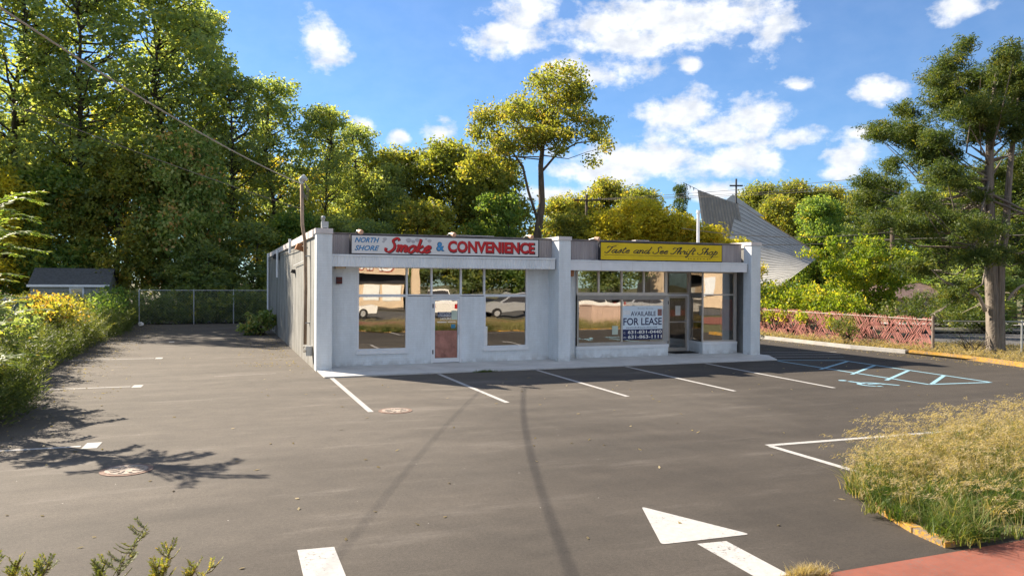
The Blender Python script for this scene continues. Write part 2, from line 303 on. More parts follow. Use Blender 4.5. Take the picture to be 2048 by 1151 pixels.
def B(x0, x1, y0, y1, z0, z1, bev=0.0): return MB().box(x0, x1, y0, y1, z0, z1, bev)
def lin(a, b, n): return [tuple(np.array(a)+(np.array(b)-np.array(a))*i/(n-1)) for i in range(n)]

# ------------------------------------------------------------------ setting: ground, lot, kerbs, roads
def st(o): o['kind'] = 'structure'; return o
st(B(-400, 500, -300, 700, -.6, -.03).build('ground', M_ground))
st(MB().poly([(-60, 43), (70, 43), (90, 120), (-60, 120)], -.02).build('forest_floor', M_forest))
lot = st(MB().poly([(-4.6, 4.92), (22.3, 4.92), (22.25, 45.3), (-4.6, 45.3)], 0.0).build('parking_lot', M_asph))
st(MB().poly([(-40, -2.2), (60, -2.2), (60, 4.915), (-40, 4.915)], .002).build('apron', M_red))
def rounded(pts, r):
    out = []; n = len(pts)
    for i in range(n):
        p = np.array(pts[i]); a = np.array(pts[i-1])-p; b = np.array(pts[(i+1) % n])-p
        p1 = p+a/np.linalg.norm(a)*r; p2 = p+b/np.linalg.norm(b)*r
        for t in (0, .25, .5, .75, 1): out.append(tuple((1-t)**2*p1+2*t*(1-t)*p+t*t*p2))
    return out
def strip(name, a, b, w, m, z=.004):
    a, b = np.array(a), np.array(b); d = (b-a)/np.linalg.norm(b-a); nrm = np.array([-d[1], d[0]])*w/2
    return MB().poly([a-nrm, b-nrm, b+nrm, a+nrm], z).build(name, m, lot)
for xa, ya, xb, yb in ((2.62, 19.14, 2.62, 13.95), (5.36, 19.14, 5.38, 14.15), (8.14, 19.14, 8.08, 14.08), (10.92, 19.14, 10.76, 14.0), (13.64, 19.14, 13.3, 13.68)):
    strip('parking_line', (xa, ya), (xb, yb), .105, M_white)
for y0, xl in ((10.9+1.55, -5), (12.45+6.62, -5), (25.73, -5), (32.36, -5)):                       # T-marked parallel bays along the hedge
    strip('parking_line', (-4.5, y0+.08), (-1.85, y0-.02), .09, M_white); strip('parking_line_end', (-1.72, y0-.22), (-1.70, y0+.2), .20, M_white, .0045)
strip('bay_line', (7.60, 9.13), (22, 8.62), .11, M_white); strip('bay_line', (7.62, 9.07), (7.65, 6.6), .11, M_white)
strip('faded_line', (-.1, 20.4), (1.4, 20.6), .07, mat('worn_paint', (.22, .2, .185), .85, .2, 9), .003)
MB().poly(rounded([(4.24, 7.08), (3.80, 5.99), (4.76, 5.94)], .06), .004).build('painted_arrow_head', M_white, lot)
MB().poly([(4.12, 5.89), (4.10, 5.0), (4.40, 5.0), (4.42, 5.86)], .004).build('painted_arrow_stem', M_white, lot)
MB().poly([(.66, 6.99), (.64, 5.95), (.97, 5.95), (.98, 6.96)], .004).build('painted_arrow_stem', M_white, lot)
MB().poly(rounded([(.4, 5.85), (.81, 5.0), (1.22, 5.85)], .05), .004).build('painted_arrow_head', M_white, lot)
# blue hatched access aisle and wheelchair symbol
for a, b in (((16.25, 19.05), (15.95, 13.4)), ((17.05, 19.5), (17.75, 13.3)), ((15.95, 13.42), (17.8, 13.2)), ((16.3, 19.3), (18.35, 18.5)), ((15.82, 16.8), (18.25, 18.25)), ((15.76, 15.6), (18.15, 17.1)), ((15.62, 14.35), (17.95, 15.75)), ((16.1, 13.45), (17.95, 14.62)), ((18.35, 18.6), (17.8, 13.25))):
    if a == (17.05, 19.5): continue
    strip('access_aisle_stripe', a, b, .10, M_blue, .004 if a[0] < 16.2 else .0048)
for a, b in (((17.0, 20.1), (19.3, 19.45)), ((17.0, 20.9), (19.9, 20.2)), ((17.2, 21.7), (20.4, 20.9))): strip('access_aisle_stripe', a, b, .07, M_white, .004)
wc = MB(); cx, cy = 14.55, 13.95
an = np.linspace(-.3, 4.6, 22); ring = lambda r: [(cx+.1+r*1.0*math.cos(a), cy-.1+r*math.sin(a)) for a in an]
o_, i_ = ring(.36), ring(.25)
for k in range(len(an)-1): wc.add([(*o_[k], .004), (*o_[k+1], .004), (*i_[k+1], .004), (*i_[k], .004)], [(0, 1, 2, 3)])
wc.poly([(cx-.02, cy+.1), (cx+.1, cy+.1), (cx+.06, cy+.55), (cx-.06, cy+.55)], .0046); wc.poly([(cx+.05, cy+.05), (cx+.45, cy+.0), (cx+.62, cy-.42), (cx+.52, cy-.46), (cx+.38, cy-.1), (cx+.03, cy-.05)], .0049)
wc.disc((cx-.03, cy+.72), .1, .003, .0043, 14); wc.build('wheelchair_symbol', M_blue, lot)
# concrete walk in front of the shop: separate slabs with open joints
walk = st(MB().poly([(2.5, 19.24), (16.4, 19.24), (17.0, 20.4), (17.0, 22.5), (2.5, 22.5)], .006).build('walkway', M_conc))
xs = [2.44, 5.1, 8.0, 10.9, 13.8]
for i in range(4): B(xs[i]+.006, xs[i+1]-.006, 19.20, 22.6, .004, .035).build('slab', M_slab, walk)
MB().poly([(13.806, 19.20), (16.35, 19.20), (17.0, 20.35), (17.0, 22.6), (13.806, 22.6)], .004, .035).build('slab', M_slab, walk)
# kerb on the right
kp = [(22.2, 36), (22.1, 25), (21.95, 21.8), (22.3, 19.7)]
kb = MB()
for a, b in zip(kp[:-1], kp[1:]):
    a, b = np.array(a), np.array(b); kb.poly([a, b, b+(.17, 0), a+(.17, 0)], 0, .13)
st(kb.build('kerb', M_conc)); kb = MB(); kp = [(22.35, 19.6), (22.45, 18.4), (22.25, 16.6), (21.85, 14.8), (21.5, 13.0)]
for a, b in zip(kp[:-1], kp[1:]):
    a, b = np.array(a), np.array(b); kb.poly([a, b, b+(.16, 0), a+(.16, 0)], 0, .13)
st(kb.build('yellow_kerb', M_yel))
isl = [(6.30, 5.0), (6.36, 5.4), (6.62, 6.1), (7.6, 7.0), (9.9, 7.75), (13, 8.1), (21.5, 8.3), (21.5, 5.0)]
st(MB().poly(isl, .0, .05).build('grass_island', M_ground))
kb = MB()
for a, b in zip(isl[:-2], isl[1:-1]):
    a, b = np.array(a), np.array(b); d = (b-a)/np.linalg.norm(b-a); q = np.array([-d[1], d[0]])*.11; kb.poly([a, b, b+q, a+q], .0, .055)
st(kb.build('yellow_kerb', M_yel))
st(MB().poly([(22.3, 13), (29, 13), (29, 45), (22.3, 45)], .05).build('verge', M_ground))
def band(name, d0, d1, m, z, s0=8, s1=90):
    P = lambda s, d: tuple((Rv0*s+np.array([math.sin(CAM_YAW), math.cos(CAM_YAW), 0])*d)[:2]); return st(MB().poly([P(s0, d0), P(s1, d0), P(s1, d1), P(s0, d1)], z).build(name, m))
band('side_street', 29.5, 36.5, M_road, .06, 17.6); band('pavement', 44, 47, M_conc, .07, 22); band('side_street_lane', 37.7, 41.5, M_road, .06, 20)
st(MB().poly([(-120, -16), (160, -16), (160, -4.5), (-120, -4.5)], .004).build('street', M_road))
st(MB().poly([(-60, -60), (60, -60), (60, -17.5), (-60, -17.5)], .004).build('opposite_lot', M_asph))
for c, lab in (((3.07, 13.93), 'round rusty manhole cover beside the nearest white parking line'), ((-1.08, 10.68), 'round manhole cover in the shade of the roadside weeds')):
    t = thing('manhole_cover', lab, 'manhole cover', (c[0], c[1], 0), 'manhole covers in the lot')
    MB().disc(c, .31, .0, .008).build('frame_ring', mat('rusty_iron', (.20, .13, .10), .8, .4, 14, .3, 60), t)
    p = MB().disc(c, .25, .008, .013)
    for k in range(10):
        a = k*math.pi/5; p.obox((c[0]+.15*math.cos(a), c[1]+.15*math.sin(a), .015), (.05*math.cos(a), .05*math.sin(a), 0), (-.02*math.sin(a), .02*math.cos(a), 0), (0, 0, .006))
    p.build('lid', mat('pale_iron', (.30, .25, .21), .8, .4, 20, .3, 60), t)

# ------------------------------------------------------------------ stroke lettering
GL = {'a': ([[(.9, .8), (.5, 1), (.1, .5), (.4, 0), (.8, .5), (.95, 1), (.85, .3), (1.0, 0), (1.25, .25)]], 1.15), 's': ([[(0, .05), (.4, .6), (.6, 1.1), (.75, .4), (.5, 0), (.15, .15)]], .9),
      't': ([[(.35, 1.75), (.2, .4), (.4, 0), (.7, .3)], [(0, 1.15), (.7, 1.22)]], .72), 'e': ([[(.1, .4), (.7, .7), (.5, 1), (.1, .5), (.4, 0), (.9, .3)]], .9),
      'n': ([[(0, .8), (.18, 1), (.2, 0)], [(.2, .6), (.5, 1), (.75, .8), (.75, .1), (1.05, .25)]], 1.05), 'd': ([[(.8, .8), (.45, 1), (.1, .5), (.4, 0), (.82, .5)], [(.98, 2.0), (.85, .4), (1, 0), (1.3, .3)]], 1.2),
      'h': ([[(.0, .6), (.35, 1.6), (.35, 2.05), (.2, 1.6), (.18, 0)], [(.2, .6), (.5, 1), (.75, .8), (.75, .1), (1.05, .25)]], 1.05), 'r': ([[(0, .7), (.25, 1.1), (.3, .85), (.6, .9), (.55, .2), (.85, .1)]], .78),
      'i': ([[(.2, 1), (.2, .2), (.4, 0), (.62, .3)], [(.25, 1.38), (.27, 1.5)]], .58), 'f': ([[(.8, 1.8), (.6, 2.05), (.35, 1.2), (.2, -.6), (0, -.9), (-.15, -.6)], [(0, 1), (.65, 1.05)]], .7),
      'p': ([[(.3, 1.3), (.1, -1)], [(.25, .7), (.6, 1), (.85, .6), (.6, .05), (.25, .2)]], 1.0), 'o': ([[(.5, 1), (.1, .6), (.25, .05), (.6, 0), (.85, .5), (.55, 1), (1, .85)]], 1.0),
      'S': ([[(1.2, 1.7), (.9, 2.1), (.45, 1.7), (.8, 1.1), (.9, .5), (.5, 0), (0, .2), (-.1, .6)]], 1.25), 'T': ([[(-.15, 1.45), (.1, 1.9), (.7, 1.8), (1.45, 2.1)], [(.85, 1.85), (.7, .7), (.4, 0), (0, .1), (-.05, .35)]], 1.15),
      'm': ([[(0, .8), (.15, 1), (.17, 0)], [(.17, .6), (.42, 1), (.62, .8), (.6, 0)], [(.6, .6), (.9, 1), (1.12, .8), (1.1, .1), (1.4, .25)]], 1.4), 'k': ([[(.2, 2), (.2, 0)], [(.8, 1), (.25, .5), (.8, .0), (1.1, .2)]], 1.0), ' ': ([], .75)}
def crom(P, n=7):
    P = np.array([P[0]]+list(P)+[P[-1]], float); out = []
    for i in range(1, len(P)-2):
        for t in np.linspace(0, 1, n, endpoint=False): out.append(.5*((2*P[i])+(-P[i-1]+P[i+1])*t+(2*P[i-1]-5*P[i]+4*P[i+1]-P[i+2])*t*t+(-P[i-1]+3*P[i]-3*P[i+1]+P[i+2])*t**3))
    out.append(P[-2]); return np.array(out)
def script_text(s, x0, x1, z, h, y, w, slant=.35, name='lettering', m=None, parent=None, nib=.35, wmin=.3):
    strokes = []; x = 0
    for ch in s:
        g, adv = GL[ch]
        for st_ in g: strokes.append(crom([(p[0]+x+slant*p[1], p[1]) for p in st_]))
        x += adv
    sx = (x1-x0)/(x+.4); mb = MB()
    for iq, q in enumerate(strokes):
        yq = y-.00012*iq; P = np.stack([x0+q[:, 0]*sx, z+q[:, 1]*h], 1); T = np.gradient(P, axis=0); T /= np.linalg.norm(T, axis=1)[:, None]+1e-9
        ww = w*(wmin+(1-wmin)*np.abs(T[:, 1]*math.cos(nib)+T[:, 0]*math.sin(nib)))/2; N = np.stack([-T[:, 1], T[:, 0]], 1)*ww[:, None]
        a, b = P+N, P-N
        mb.add([(p[0], yq-.00005*k_/len(a), p[1]) for k_, p in enumerate(a)]+[(p[0], yq-.00005*k_/len(b), p[1]) for k_, p in enumerate(b)], [(i, i+1, len(a)+i+1, len(a)+i) for i in range(len(a)-1)])
    return mb.build(name, m, parent)
def block_text(s, x0, x1, z0, z1, y, m, parent, bold=0.0, shear=0.0, name='lettering', depth=.002, grow=0.0, flip=False):
    cu = bpy.data.curves.new('t', 'FONT'); cu.body = s; cu.offset = bold; cu.shear = shear; cu.resolution_u = 3
    ob = bpy.data.objects.new('t', cu); COL.objects.link(ob); dg = bpy.context.evaluated_depsgraph_get()
    me = bpy.data.meshes.new_from_object(ob.evaluated_get(dg)); bpy.data.objects.remove(ob)
    co = np.empty(len(me.vertices)*3); me.vertices.foreach_get('co', co); co = co.reshape(-1, 3); lo, hi = co.min(0), co.max(0)
    o = off_of(parent); X = x0-grow+(co[:, 0]-lo[0])/(hi[0]-lo[0])*(x1-x0+2*grow); Z = z0-grow+(co[:, 1]-lo[1])/(hi[1]-lo[1])*(z1-z0+2*grow)
    if flip: X = x0+x1-X
    out = np.stack([X-o.x, np.full(len(X), y)-o.y, Z-o.z], 1); me.vertices.foreach_set('co', out.ravel()); me.materials.clear(); me.materials.append(m); me.update()
    ob = bpy.data.objects.new(name, me); COL.objects.link(ob); ob.parent = parent; return ob

# ------------------------------------------------------------------ the shop building
YR = 21.45
bld = thing('shop_building', 'low white painted brick shop building with two storefronts', 'building', (2.42, 20.7, 0))
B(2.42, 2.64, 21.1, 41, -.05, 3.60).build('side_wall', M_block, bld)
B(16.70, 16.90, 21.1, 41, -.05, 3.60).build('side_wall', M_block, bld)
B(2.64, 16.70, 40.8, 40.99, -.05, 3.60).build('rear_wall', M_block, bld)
B(2.64, 16.70, 21.66, 40.8, 3.36, 3.46).build('roof', M_roof, bld)
B(2.36, 2.70, 21.102, 41.05, 3.603, 3.80).build('coping', M_cap, bld); B(16.66, 16.96, 21.102, 41.05, 3.603, 3.80).build('coping', M_cap, bld); B(2.7, 16.66, 40.75, 41.04, 3.603, 3.78).build('coping', M_cap, bld)
for xa, xb, yb in ((2.42, 2.83, 21.098), (9.50, 9.89, 21.7), (16.53, 16.91, 21.098)):
    pil = B(xa, xb, 20.70, yb, -.05, 3.67).build('pillar', M_brick, bld); B(xa-.03, xb+.02, 20.67, yb, 3.673, 3.81 if xa < 3 else 3.78).build('pillar_cap', M_cap, pil)
wl = MB(); yb = YR+.2
for a in ((2.83, 3.62, 0, 3.1), (8.80, 9.50, 0, 3.1), (3.62, 5.07, 0, .45), (7.39, 8.80, 0, .45), (5.07, 5.77, 0, 1.98), (6.69, 7.39, 0, 1.98), (3.62, 8.80, 2.82, 3.1)): wl.box(a[0], a[1], YR, yb, a[2]-.02 if a[2] == 0 else a[2], a[3])
wl.build('front_wall', M_brick, bld)
wl = MB().box(9.89, 10.46, YR+.07, yb, -.02, 3.1).box(10.46, 13.80, YR+.02, yb, 2.80, 3.1).box(13.8, 16.53, YR+.1, yb, 2.80, 3.1); wl.build('front_wall', M_brick, bld)
def corrug(x0, x1, y, z0, z1, pitch, d, name, m, parent):
    n = int((x1-x0)/pitch); mb = MB(); P = []
    for i in range(n):
        xa = x0+i*pitch
        P += [(xa, y), (xa+pitch*.38, y), (xa+pitch*.5, y+d), (xa+pitch*.88, y+d)]
    P.append((x1, y)); k = len(P)
    mb.add([(x, yy, z0) for x, yy in P]+[(x, yy, z1) for x, yy in P], [(i, i+1, k+i+1, k+i) for i in range(k-1)]); return mb.build(name, m, parent)
f1 = B(2.832, 9.44, 20.885, YR-.002, 2.82, 3.10).build('canopy', M_fascia, bld); corrug(2.834, 9.44, 20.855, 2.80, 3.08, .085, .012, 'ribbed_fascia', M_fascia, f1); B(2.834, 9.45, 20.84, 20.90, 3.085, 3.135).build('drip_edge', M_fascia, f1)
f2 = B(9.892, 16.46, 20.862, YR+.06, 2.80, 3.04).build('canopy', M_fascia, bld); B(9.894, 16.47, 20.835, 20.86, 2.78, 3.045).build('flat_fascia', M_trim, f2); B(9.894, 16.48, 20.82, 20.9, 3.048, 3.085).build('drip_edge', M_fascia, f2)
for i in range(1, 6): B(9.9+i*1.1-.004, 9.9+i*1.1+.004, 20.832, 20.834, 2.782, 3.044).build('panel_joint', M_alu, f2)
B(9.9, 16.4, 20.9, 21.2, 3.086, 3.10).build('canopy_flashing', mat('peeling_paint', (.25, .25, .26), .8, .2, 6, .3, 20, col2=(.7, .71, .72)), f2); B(2.84, 9.4, 20.902, 21.2, 3.105, 3.12).build('canopy_flashing', MATS['peeling_paint'], f1)
for xa, xb in ((2.83, 9.495), (9.893, 16.525)):
    pp = B(xa+.002, xb, 21.24, 21.40, 3.105, 3.70).build('parapet', M_parapet, bld); corrug(xa+.004, xb, 21.215, 3.102, 3.69, .055, .012, 'ribbed_panel', M_parapet, pp)
    B(xa+.002, xb, 21.19, 21.44, 3.703, 3.745).build('coping', mat('tar_coping', (.20, .18, .17), .85, .35, 3, .5, 12), pp)
B(6.4, 7.6, 21.18, 21.45, 3.746, 3.766).build('lifted_flashing', M_cap, bld); B(12.4, 12.9, 21.17, 21.42, 3.746, 3.772).build('lifted_flashing', M_cap, bld)
# interior
inn = B(2.66, 16.68, 21.7, 29, .0, .03).build('interior_floor', M_ifloor, bld); B(2.66, 16.68, 29, 29.1, .03, 3.2).build('interior_wall', M_inter, bld); B(9.66, 9.74, 21.71, 29, .03, 3.2).build('interior_wall', M_inter, bld); B(2.66, 16.68, 21.67, 29, 3.2, 3.24).build('ceiling', M_inter, bld)
# shopfront framing
def pane(x0, x1, z0, z1, y, parent, name='pane'): return B(x0, x1, y, y+.008, z0, z1).build(name, M_glass, parent)
fy0, fy1 = YR-.012, YR+.06
def bar(mb, x0, x1, z0, z1, d=0.0): mb.box(x0, x1, fy0+d, fy1+d, z0, z1)
def window(xs_, z0, z1, parent=bld, sill=False, t=.05, m=M_trim, dy=0.0):
    fr = MB(); bar(fr, xs_[0], xs_[-1], z1-t*.7, z1, dy); bar(fr, xs_[0], xs_[-1], z0, z0+t*.8, dy)
    for i, x in enumerate(xs_):
        w = t*.55; xx = min(max(x, xs_[0]+w), xs_[-1]-w); bar(fr, xx-w, xx+w, z0+t*.8, z1-t*.7, dy)
    o = fr.build('window', m, parent)
    for a, b in zip(xs_[:-1], xs_[1:]): pane(a+.02, b-.02, z0+.02, z1-.02, YR+.03+dy, o)
    if sill: B(xs_[0]-.02, xs_[-1]+.02, YR-.05, YR+.02, z0-.11, z0-.002).build('sill', M_trim, o)
    return o
window([3.62, 5.045, 5.78, 6.67, 7.40, 8.80], 2.0, 2.82)
window([3.62, 5.07], .46, 1.998, sill=True); window([7.39, 8.80], .46, 1.998, sill=True)
def door(x0, x1, z1, y, mid, m, parent=bld, st_=.07):
    fr = B(x0, x0+.05, y-.01, y+.07, .035, z1).box(x1-.05, x1, y-.01, y+.07, .035, z1).box(x0+.05, x1-.05, y-.01, y+.07, z1-.06, z1).build('door_frame', M_trim, parent)
    d = MB(); a, b = x0+.055, x1-.055
    for q in ((a, a+st_, .05, z1-.07), (b-st_, b, .05, z1-.07), (a+st_, b-st_, .05, .17), (a+st_, b-st_, z1-.13, z1-.07)): d.box(q[0], q[1], y, y+.05, q[2], q[3])
    if mid: d.box(a+st_, b-st_, y, y+.05, mid-.02, mid+.02)
    d = d.build('door', m, parent); pane(a+st_-.01, b-st_+.01, .16, z1-.12, y+.02, d)
    h = MB().tube([(b-.05, y-.05, .85), (b-.05, y-.05, 1.15)], .012).box(b-.06, b-.04, y-.05, y, .87, .89).box(b-.06, b-.04, y-.05, y, 1.11, 1.13); h.build('handle', M_alu, d)
    for z in (.3, z1-.35): B(a-.02, a+.015, y-.015, y, z, z+.12).build('hinge', M_dark, d)
    return d
d1 = door(5.77, 6.69, 1.99, YR+.0, None, M_trim, st_=.06)
# thrift-shop side
win = MB()
xs2 = [10.46, 11.245, 12.075, 12.89, 13.74]
window(xs2, 2.06, 2.80, t=.045, m=M_bronze, dy=.012)
bev = MB(); xo0, xo1, zo0, zo1 = 10.47, 13.78, .41, 2.0; xi0, xi1, zi0, zi1 = 10.60, 13.70, .50, 1.86; yo, yi = YR-.02, YR+.12
O = [(xo0, yo, zo0), (xo1, yo, zo0), (xo1, yo, zo1), (xo0, yo, zo1)]; I = [(xi0, yi, zi0), (xi1, yi, zi0), (xi1, yi, zi1), (xi0, yi, zi1)]
bev.add(O+I, [(0, 1, 5, 4), (1, 2, 6, 5), (2, 3, 7, 6), (3, 0, 4, 7)]); dw = bev.build('display_window', M_bronze, bld)
B(10.47, 13.78, YR-.025, YR+.06, 2.003, 2.058).build('head_rail', M_bronze, dw); B(12.112, 12.158, yi-.03, yi+.03, zi0, zi1).build('mullion', M_alu, dw)
pane(xi0, 12.115, zi0, zi1, yi+.004, dw); pane(12.155, xi1, zi0, zi1, yi+.004, dw)
B(10.455, 13.80, YR-.015, YR+.3, .035, .31).build('bulkhead', M_brick, bld); B(10.45, 13.81, YR-.04, YR+.3, .312, .405).build('bulkhead_coping', M_trim, bld)
B(13.785, 13.80, YR+.302, 22.48, .035, 2.8).build('entry_return', M_trim, bld)
B(13.80, 14.42, 22.5, 22.56, .035, 2.8).build('entry_wall', M_brick, bld)
d2 = door(14.42, 15.32, 2.02, 22.5, 1.06, M_bronze)
tw = MB()
for q in ((14.42, 15.32, 2.03, 2.075), (14.42, 15.32, 2.76, 2.8), (14.42, 14.46, 2.075, 2.76), (15.28, 15.32, 2.075, 2.76)): tw.box(q[0], q[1], 22.49, 22.55, q[2], q[3])
tw = tw.build('transom', M_bronze, bld); pane(14.45, 15.29, 2.07, 2.77, 22.51, tw)
# angled corner display
def apane(p0, p1, z0, z1, parent):
    p0, p1 = np.array(p0), np.array(p1); c = (p0+p1)/2; d = (p1-p0)/2; n = np.array([-d[1], d[0]]); n = n/np.linalg.norm(n)*.004
    return MB().obox((c[0], c[1], (z0+z1)/2), (d[0], d[1], 0), (n[0], n[1], 0), (0, 0, (z1-z0)/2)).build('pane', M_glass, parent)
bk = MB().poly([(15.15, YR-.02), (16.54, YR-.02), (16.54, YR+1.1), (15.34, YR+1.1)], .034, .34).build('bulkhead', M_brick, bld)
MB().poly([(15.13, YR-.04), (16.54, YR-.04), (16.54, YR+1.1), (15.32, YR+1.1)], .342, .43).build('bulkhead_coping', M_trim, bld)
cd = MB().box(15.135, 15.18, YR-.01, YR+.04, .43, 2.8).box(16.42, 16.53, YR, YR+.06, .43, 2.8).box(15.18, 16.42, YR, YR+.05, 2.0, 2.04).box(15.18, 16.42, YR, YR+.05, 2.74, 2.8).box(15.18, 16.42, YR-.0, YR+.05, .43, .48)
cd.box(15.30, 15.345, 22.42, 22.49, .43, 2.8); cd = cd.build('corner_window', M_bronze, bld)
pane(15.17, 16.43, .47, 2.02, YR+.02, cd); pane(15.17, 16.43, 2.03, 2.76, YR+.02, cd); apane((15.165, YR+.03), (15.33, 22.44), .43, 2.8, cd)
# services on the side wall
for y, z in ((33.4, 3.55), (27.4, 3.72)):
    MB().tube([(2.30, y, z+.14), (2.30, y, z-1.0 if y > 30 else z-.35)], .045, 8).build('downpipe', M_trim, bld)
MB().tube([(2.33, 40.4, 3.8), (2.33, 40.4, .9)], .05, 8).build('downpipe', M_trim, bld)
MB().tube([(2.35, 22.9, 3.46), (2.35, 26.5, 3.43), (2.35, 33, 3.46), (2.35, 40.5, 3.42)], .015, 5).build('conduit', M_cable, bld)
MB().tube([(2.36, 23.3, 3.0), (2.36, 26.6, 2.92)], .012, 5).build('conduit', M_trim, bld)
def wall_pack(y, z, s, lab_m):
    return MB().add([(2.42, y-s, z-s*.6), (2.42, y+s, z-s*.6), (2.42, y+s, z+s*.6), (2.42, y-s, z+s*.6), (2.42-s*1.3, y-s, z-s*.2), (2.42-s*1.3, y+s, z-s*.2), (2.42-s, y+s, z+s*.6), (2.42-s, y-s, z+s*.6)], [(0, 1, 5, 4), (4, 5, 6, 7), (7, 6, 2, 3), (0, 4, 7, 3), (1, 2, 6, 5)]).build('floodlight', lab_m, bld)
wall_pack(23.9, 3.42, .2, M_rust); wall_pack(33.9, 3.42, .22, M_dark); wall_pack(26.7, 2.72, .12, M_dark)
mt = B(2.24, 2.40, 21.42, 21.62, .35, .62, .01).build('meter_box', M_galv, bld); MB().tube([(2.24, 21.52, .52), (2.17, 21.52, .52)], .075, 14).build('meter_dial', M_glass, mt)
t = thing('service_mast', 'bent weathered service mast with weatherhead clamped to the side wall', 'mast', (2.3, 22.35, .6))
MB().tube([(2.30, 22.3, .6), (2.31, 22.28, 2.2), (2.29, 22.3, 3.5), (2.22, 22.36, 4.0), (2.20, 22.38, 5.15)], .048, 8).build('pipe', mat('weathered_pipe', (.30, .22, .16), .8, .35, 7, stretch=(1, 1, .4)), t, True)
MB().tube([(2.20, 22.38, 5.1), (2.20, 22.38, 5.28), (2.25, 22.33, 5.35), (2.32, 22.27, 5.28)], [.07, .10, .09, .05], 10).build('weatherhead', M_galv, t, True)
for k in range(3): MB().tube([(2.26, 22.32, 5.25), (2.32+k*.03, 22.2-k*.03, 5.0), (2.30+k*.02, 22.2, 4.8-k*.06), (2.22, 22.3, 4.95-k*.05)], .012, 5).build('drip_loop', M_cable, t)
for z in (1.2, 3.1): B(2.3, 2.42, 22.24, 22.36, z, z+.03).build('clamp', M_galv, t)
t = thing('floodlight_camera', 'small silver security light on top of the corner pillar', 'security light', (2.62, 20.82, 3.81))
B(2.56, 2.74, 20.75, 20.92, 3.83, 4.0, .01).build('housing', M_galv, t); MB().tube([(2.60, 20.82, 4.0), (2.60, 20.82, 4.06), (2.61, 20.80, 4.12), (2.61, 20.8, 4.15)], [.03, .05, .06, .02], 10).build('dome', M_galv, t); B(2.60, 2.70, 20.78, 20.9, 3.812, 3.83).build('base', M_dark, t)
t = tag(B(3.04, 3.20, YR-.09, YR-.001, 2.33, 2.52, .01).build('alarm_box', mat('maroon_metal', (.10, .022, .02), .5, .2, 5)), 'small square maroon alarm box on the wall beside the left window', 'alarm box')
B(3.06, 3.18, YR-.095, YR-.091, 2.41, 2.44).build('grille', M_dark, t)
t = thing('soffit_light', 'flat tan light fixture under the canopy next to the corner pillar', 'light fixture', (3.12, 21.2, 2.8)); B(2.98, 3.26, 21.1, 21.40, 2.76, 2.818, .01).build('housing', mat('tan_plastic', (.42, .30, .16), .5, .1), t); B(3.0, 3.24, 21.12, 21.38, 2.745, 2.759).build('lens', M_paper, t)
t = thing('soffit_light', 'rusty orange light box under the canopy next to the middle pillar', 'light fixture', (10.0, 21.2, 2.8)); B(9.93, 10.14, 20.98, 21.35, 2.60, 2.797, .01).build('housing', M_rust, t); B(9.95, 10.12, 21.0, 21.33, 2.585, 2.599).build('lens', M_dark, t)
for x, w in ((3.55, 'left end'), (6.2, 'middle'), (8.6, 'right end')):
    t = thing('sign_lamp', 'small peach coloured spotlight above the %s of the white sign' % w, 'spotlight', (x, 21.0, 3.74), 'spotlights along the parapet')
    MB().tube([(x, 21.3, 3.75), (x, 21.1, 3.80), (x+.04, 20.95, 3.78)], .012, 5).build('arm', M_galv, t); MB().tube([(x+.03, 20.98, 3.79), (x+.08, 20.84, 3.74)], [.045, .07], 10).build('shade', mat('peach_metal', (.62, .38, .26), .5, .15), t)
t = thing('sign_lamp', 'small peach coloured spotlight at the left end of the yellow sign', 'spotlight', (10.9, 21.0, 3.74), 'spotlights along the parapet')
MB().tube([(10.8, 21.3, 3.75), (10.85, 21.0, 3.78)], .012, 5).build('arm', M_galv, t); MB().tube([(10.85, 21.0, 3.78), (10.93, 20.87, 3.74)], [.045, .07], 10).build('shade', MATS['peach_metal'], t)

# signs
Mink = mat('sign_black', (.018, .02, .03), .5, .05); Mred = mat('sign_red', (.52, .02, .025), .45, .06); Mblue = mat('sign_blue', (.04, .26, .56), .45, .06); Mgold = mat('sign_gold', (.72, .52, .012), .5, .10, 2.0); Mgrey = mat('sign_grey', (.42, .42, .45), .6, .2, 20); Mnavy = mat('poster_navy', (.018, .028, .10), .5, .05)
def sign_z(x, a, b, x0, x1): return a+(b-a)*(x-x0)/(x1-x0)
t = thing('shop_sign', 'white sign reading North Shore Smoke and Convenience above the left storefront', 'shop sign', (6.1, 20.85, 3.14))
B(3.34, 8.92, 20.86, 21.05, 3.14, 3.685).build('cabinet', M_dark, t); pf = B(3.375, 8.885, 20.852, 20.859, 3.17, 3.655).build('face', mat('sign_white', (.68, .685, .69), .4, .04, 2), t)
block_text('NORTH', 3.46, 4.12, 3.475, 3.60, 20.849, Mink, t, .03, .35, grow=.008); block_text('NORTH', 3.46, 4.12, 3.475, 3.60, 20.846, Mblue, t, .015, .35)
block_text('SHORE', 3.46, 4.12, 3.255, 3.38, 20.849, Mink, t, .03, .35, grow=.008); block_text('SHORE', 3.46, 4.12, 3.255, 3.38, 20.846, Mblue, t, .015, .35)
script_text('Smoke', 4.30, 5.66, 3.215, .185, 20.849, .092, .30, 'lettering_shadow', Mink, t, wmin=.6); script_text('Smoke', 4.29, 5.65, 3.227, .185, 20.846, .072, .30, 'lettering', Mred, t, wmin=.5)
block_text('&', 5.76, 5.98, 3.28, 3.52, 20.849, Mink, t, .045, 0, grow=.014); block_text('&', 5.76, 5.98, 3.28, 3.52, 20.846, Mblue, t, .03, 0)
block_text('CONVENIENCE', 6.10, 8.78, 3.235, 3.565, 20.849, Mink, t, .05, 0, grow=.014); block_text('CONVENIENCE', 6.09, 8.76, 3.25, 3.58, 20.846, Mred, t, .042, 0)
sm = MB()
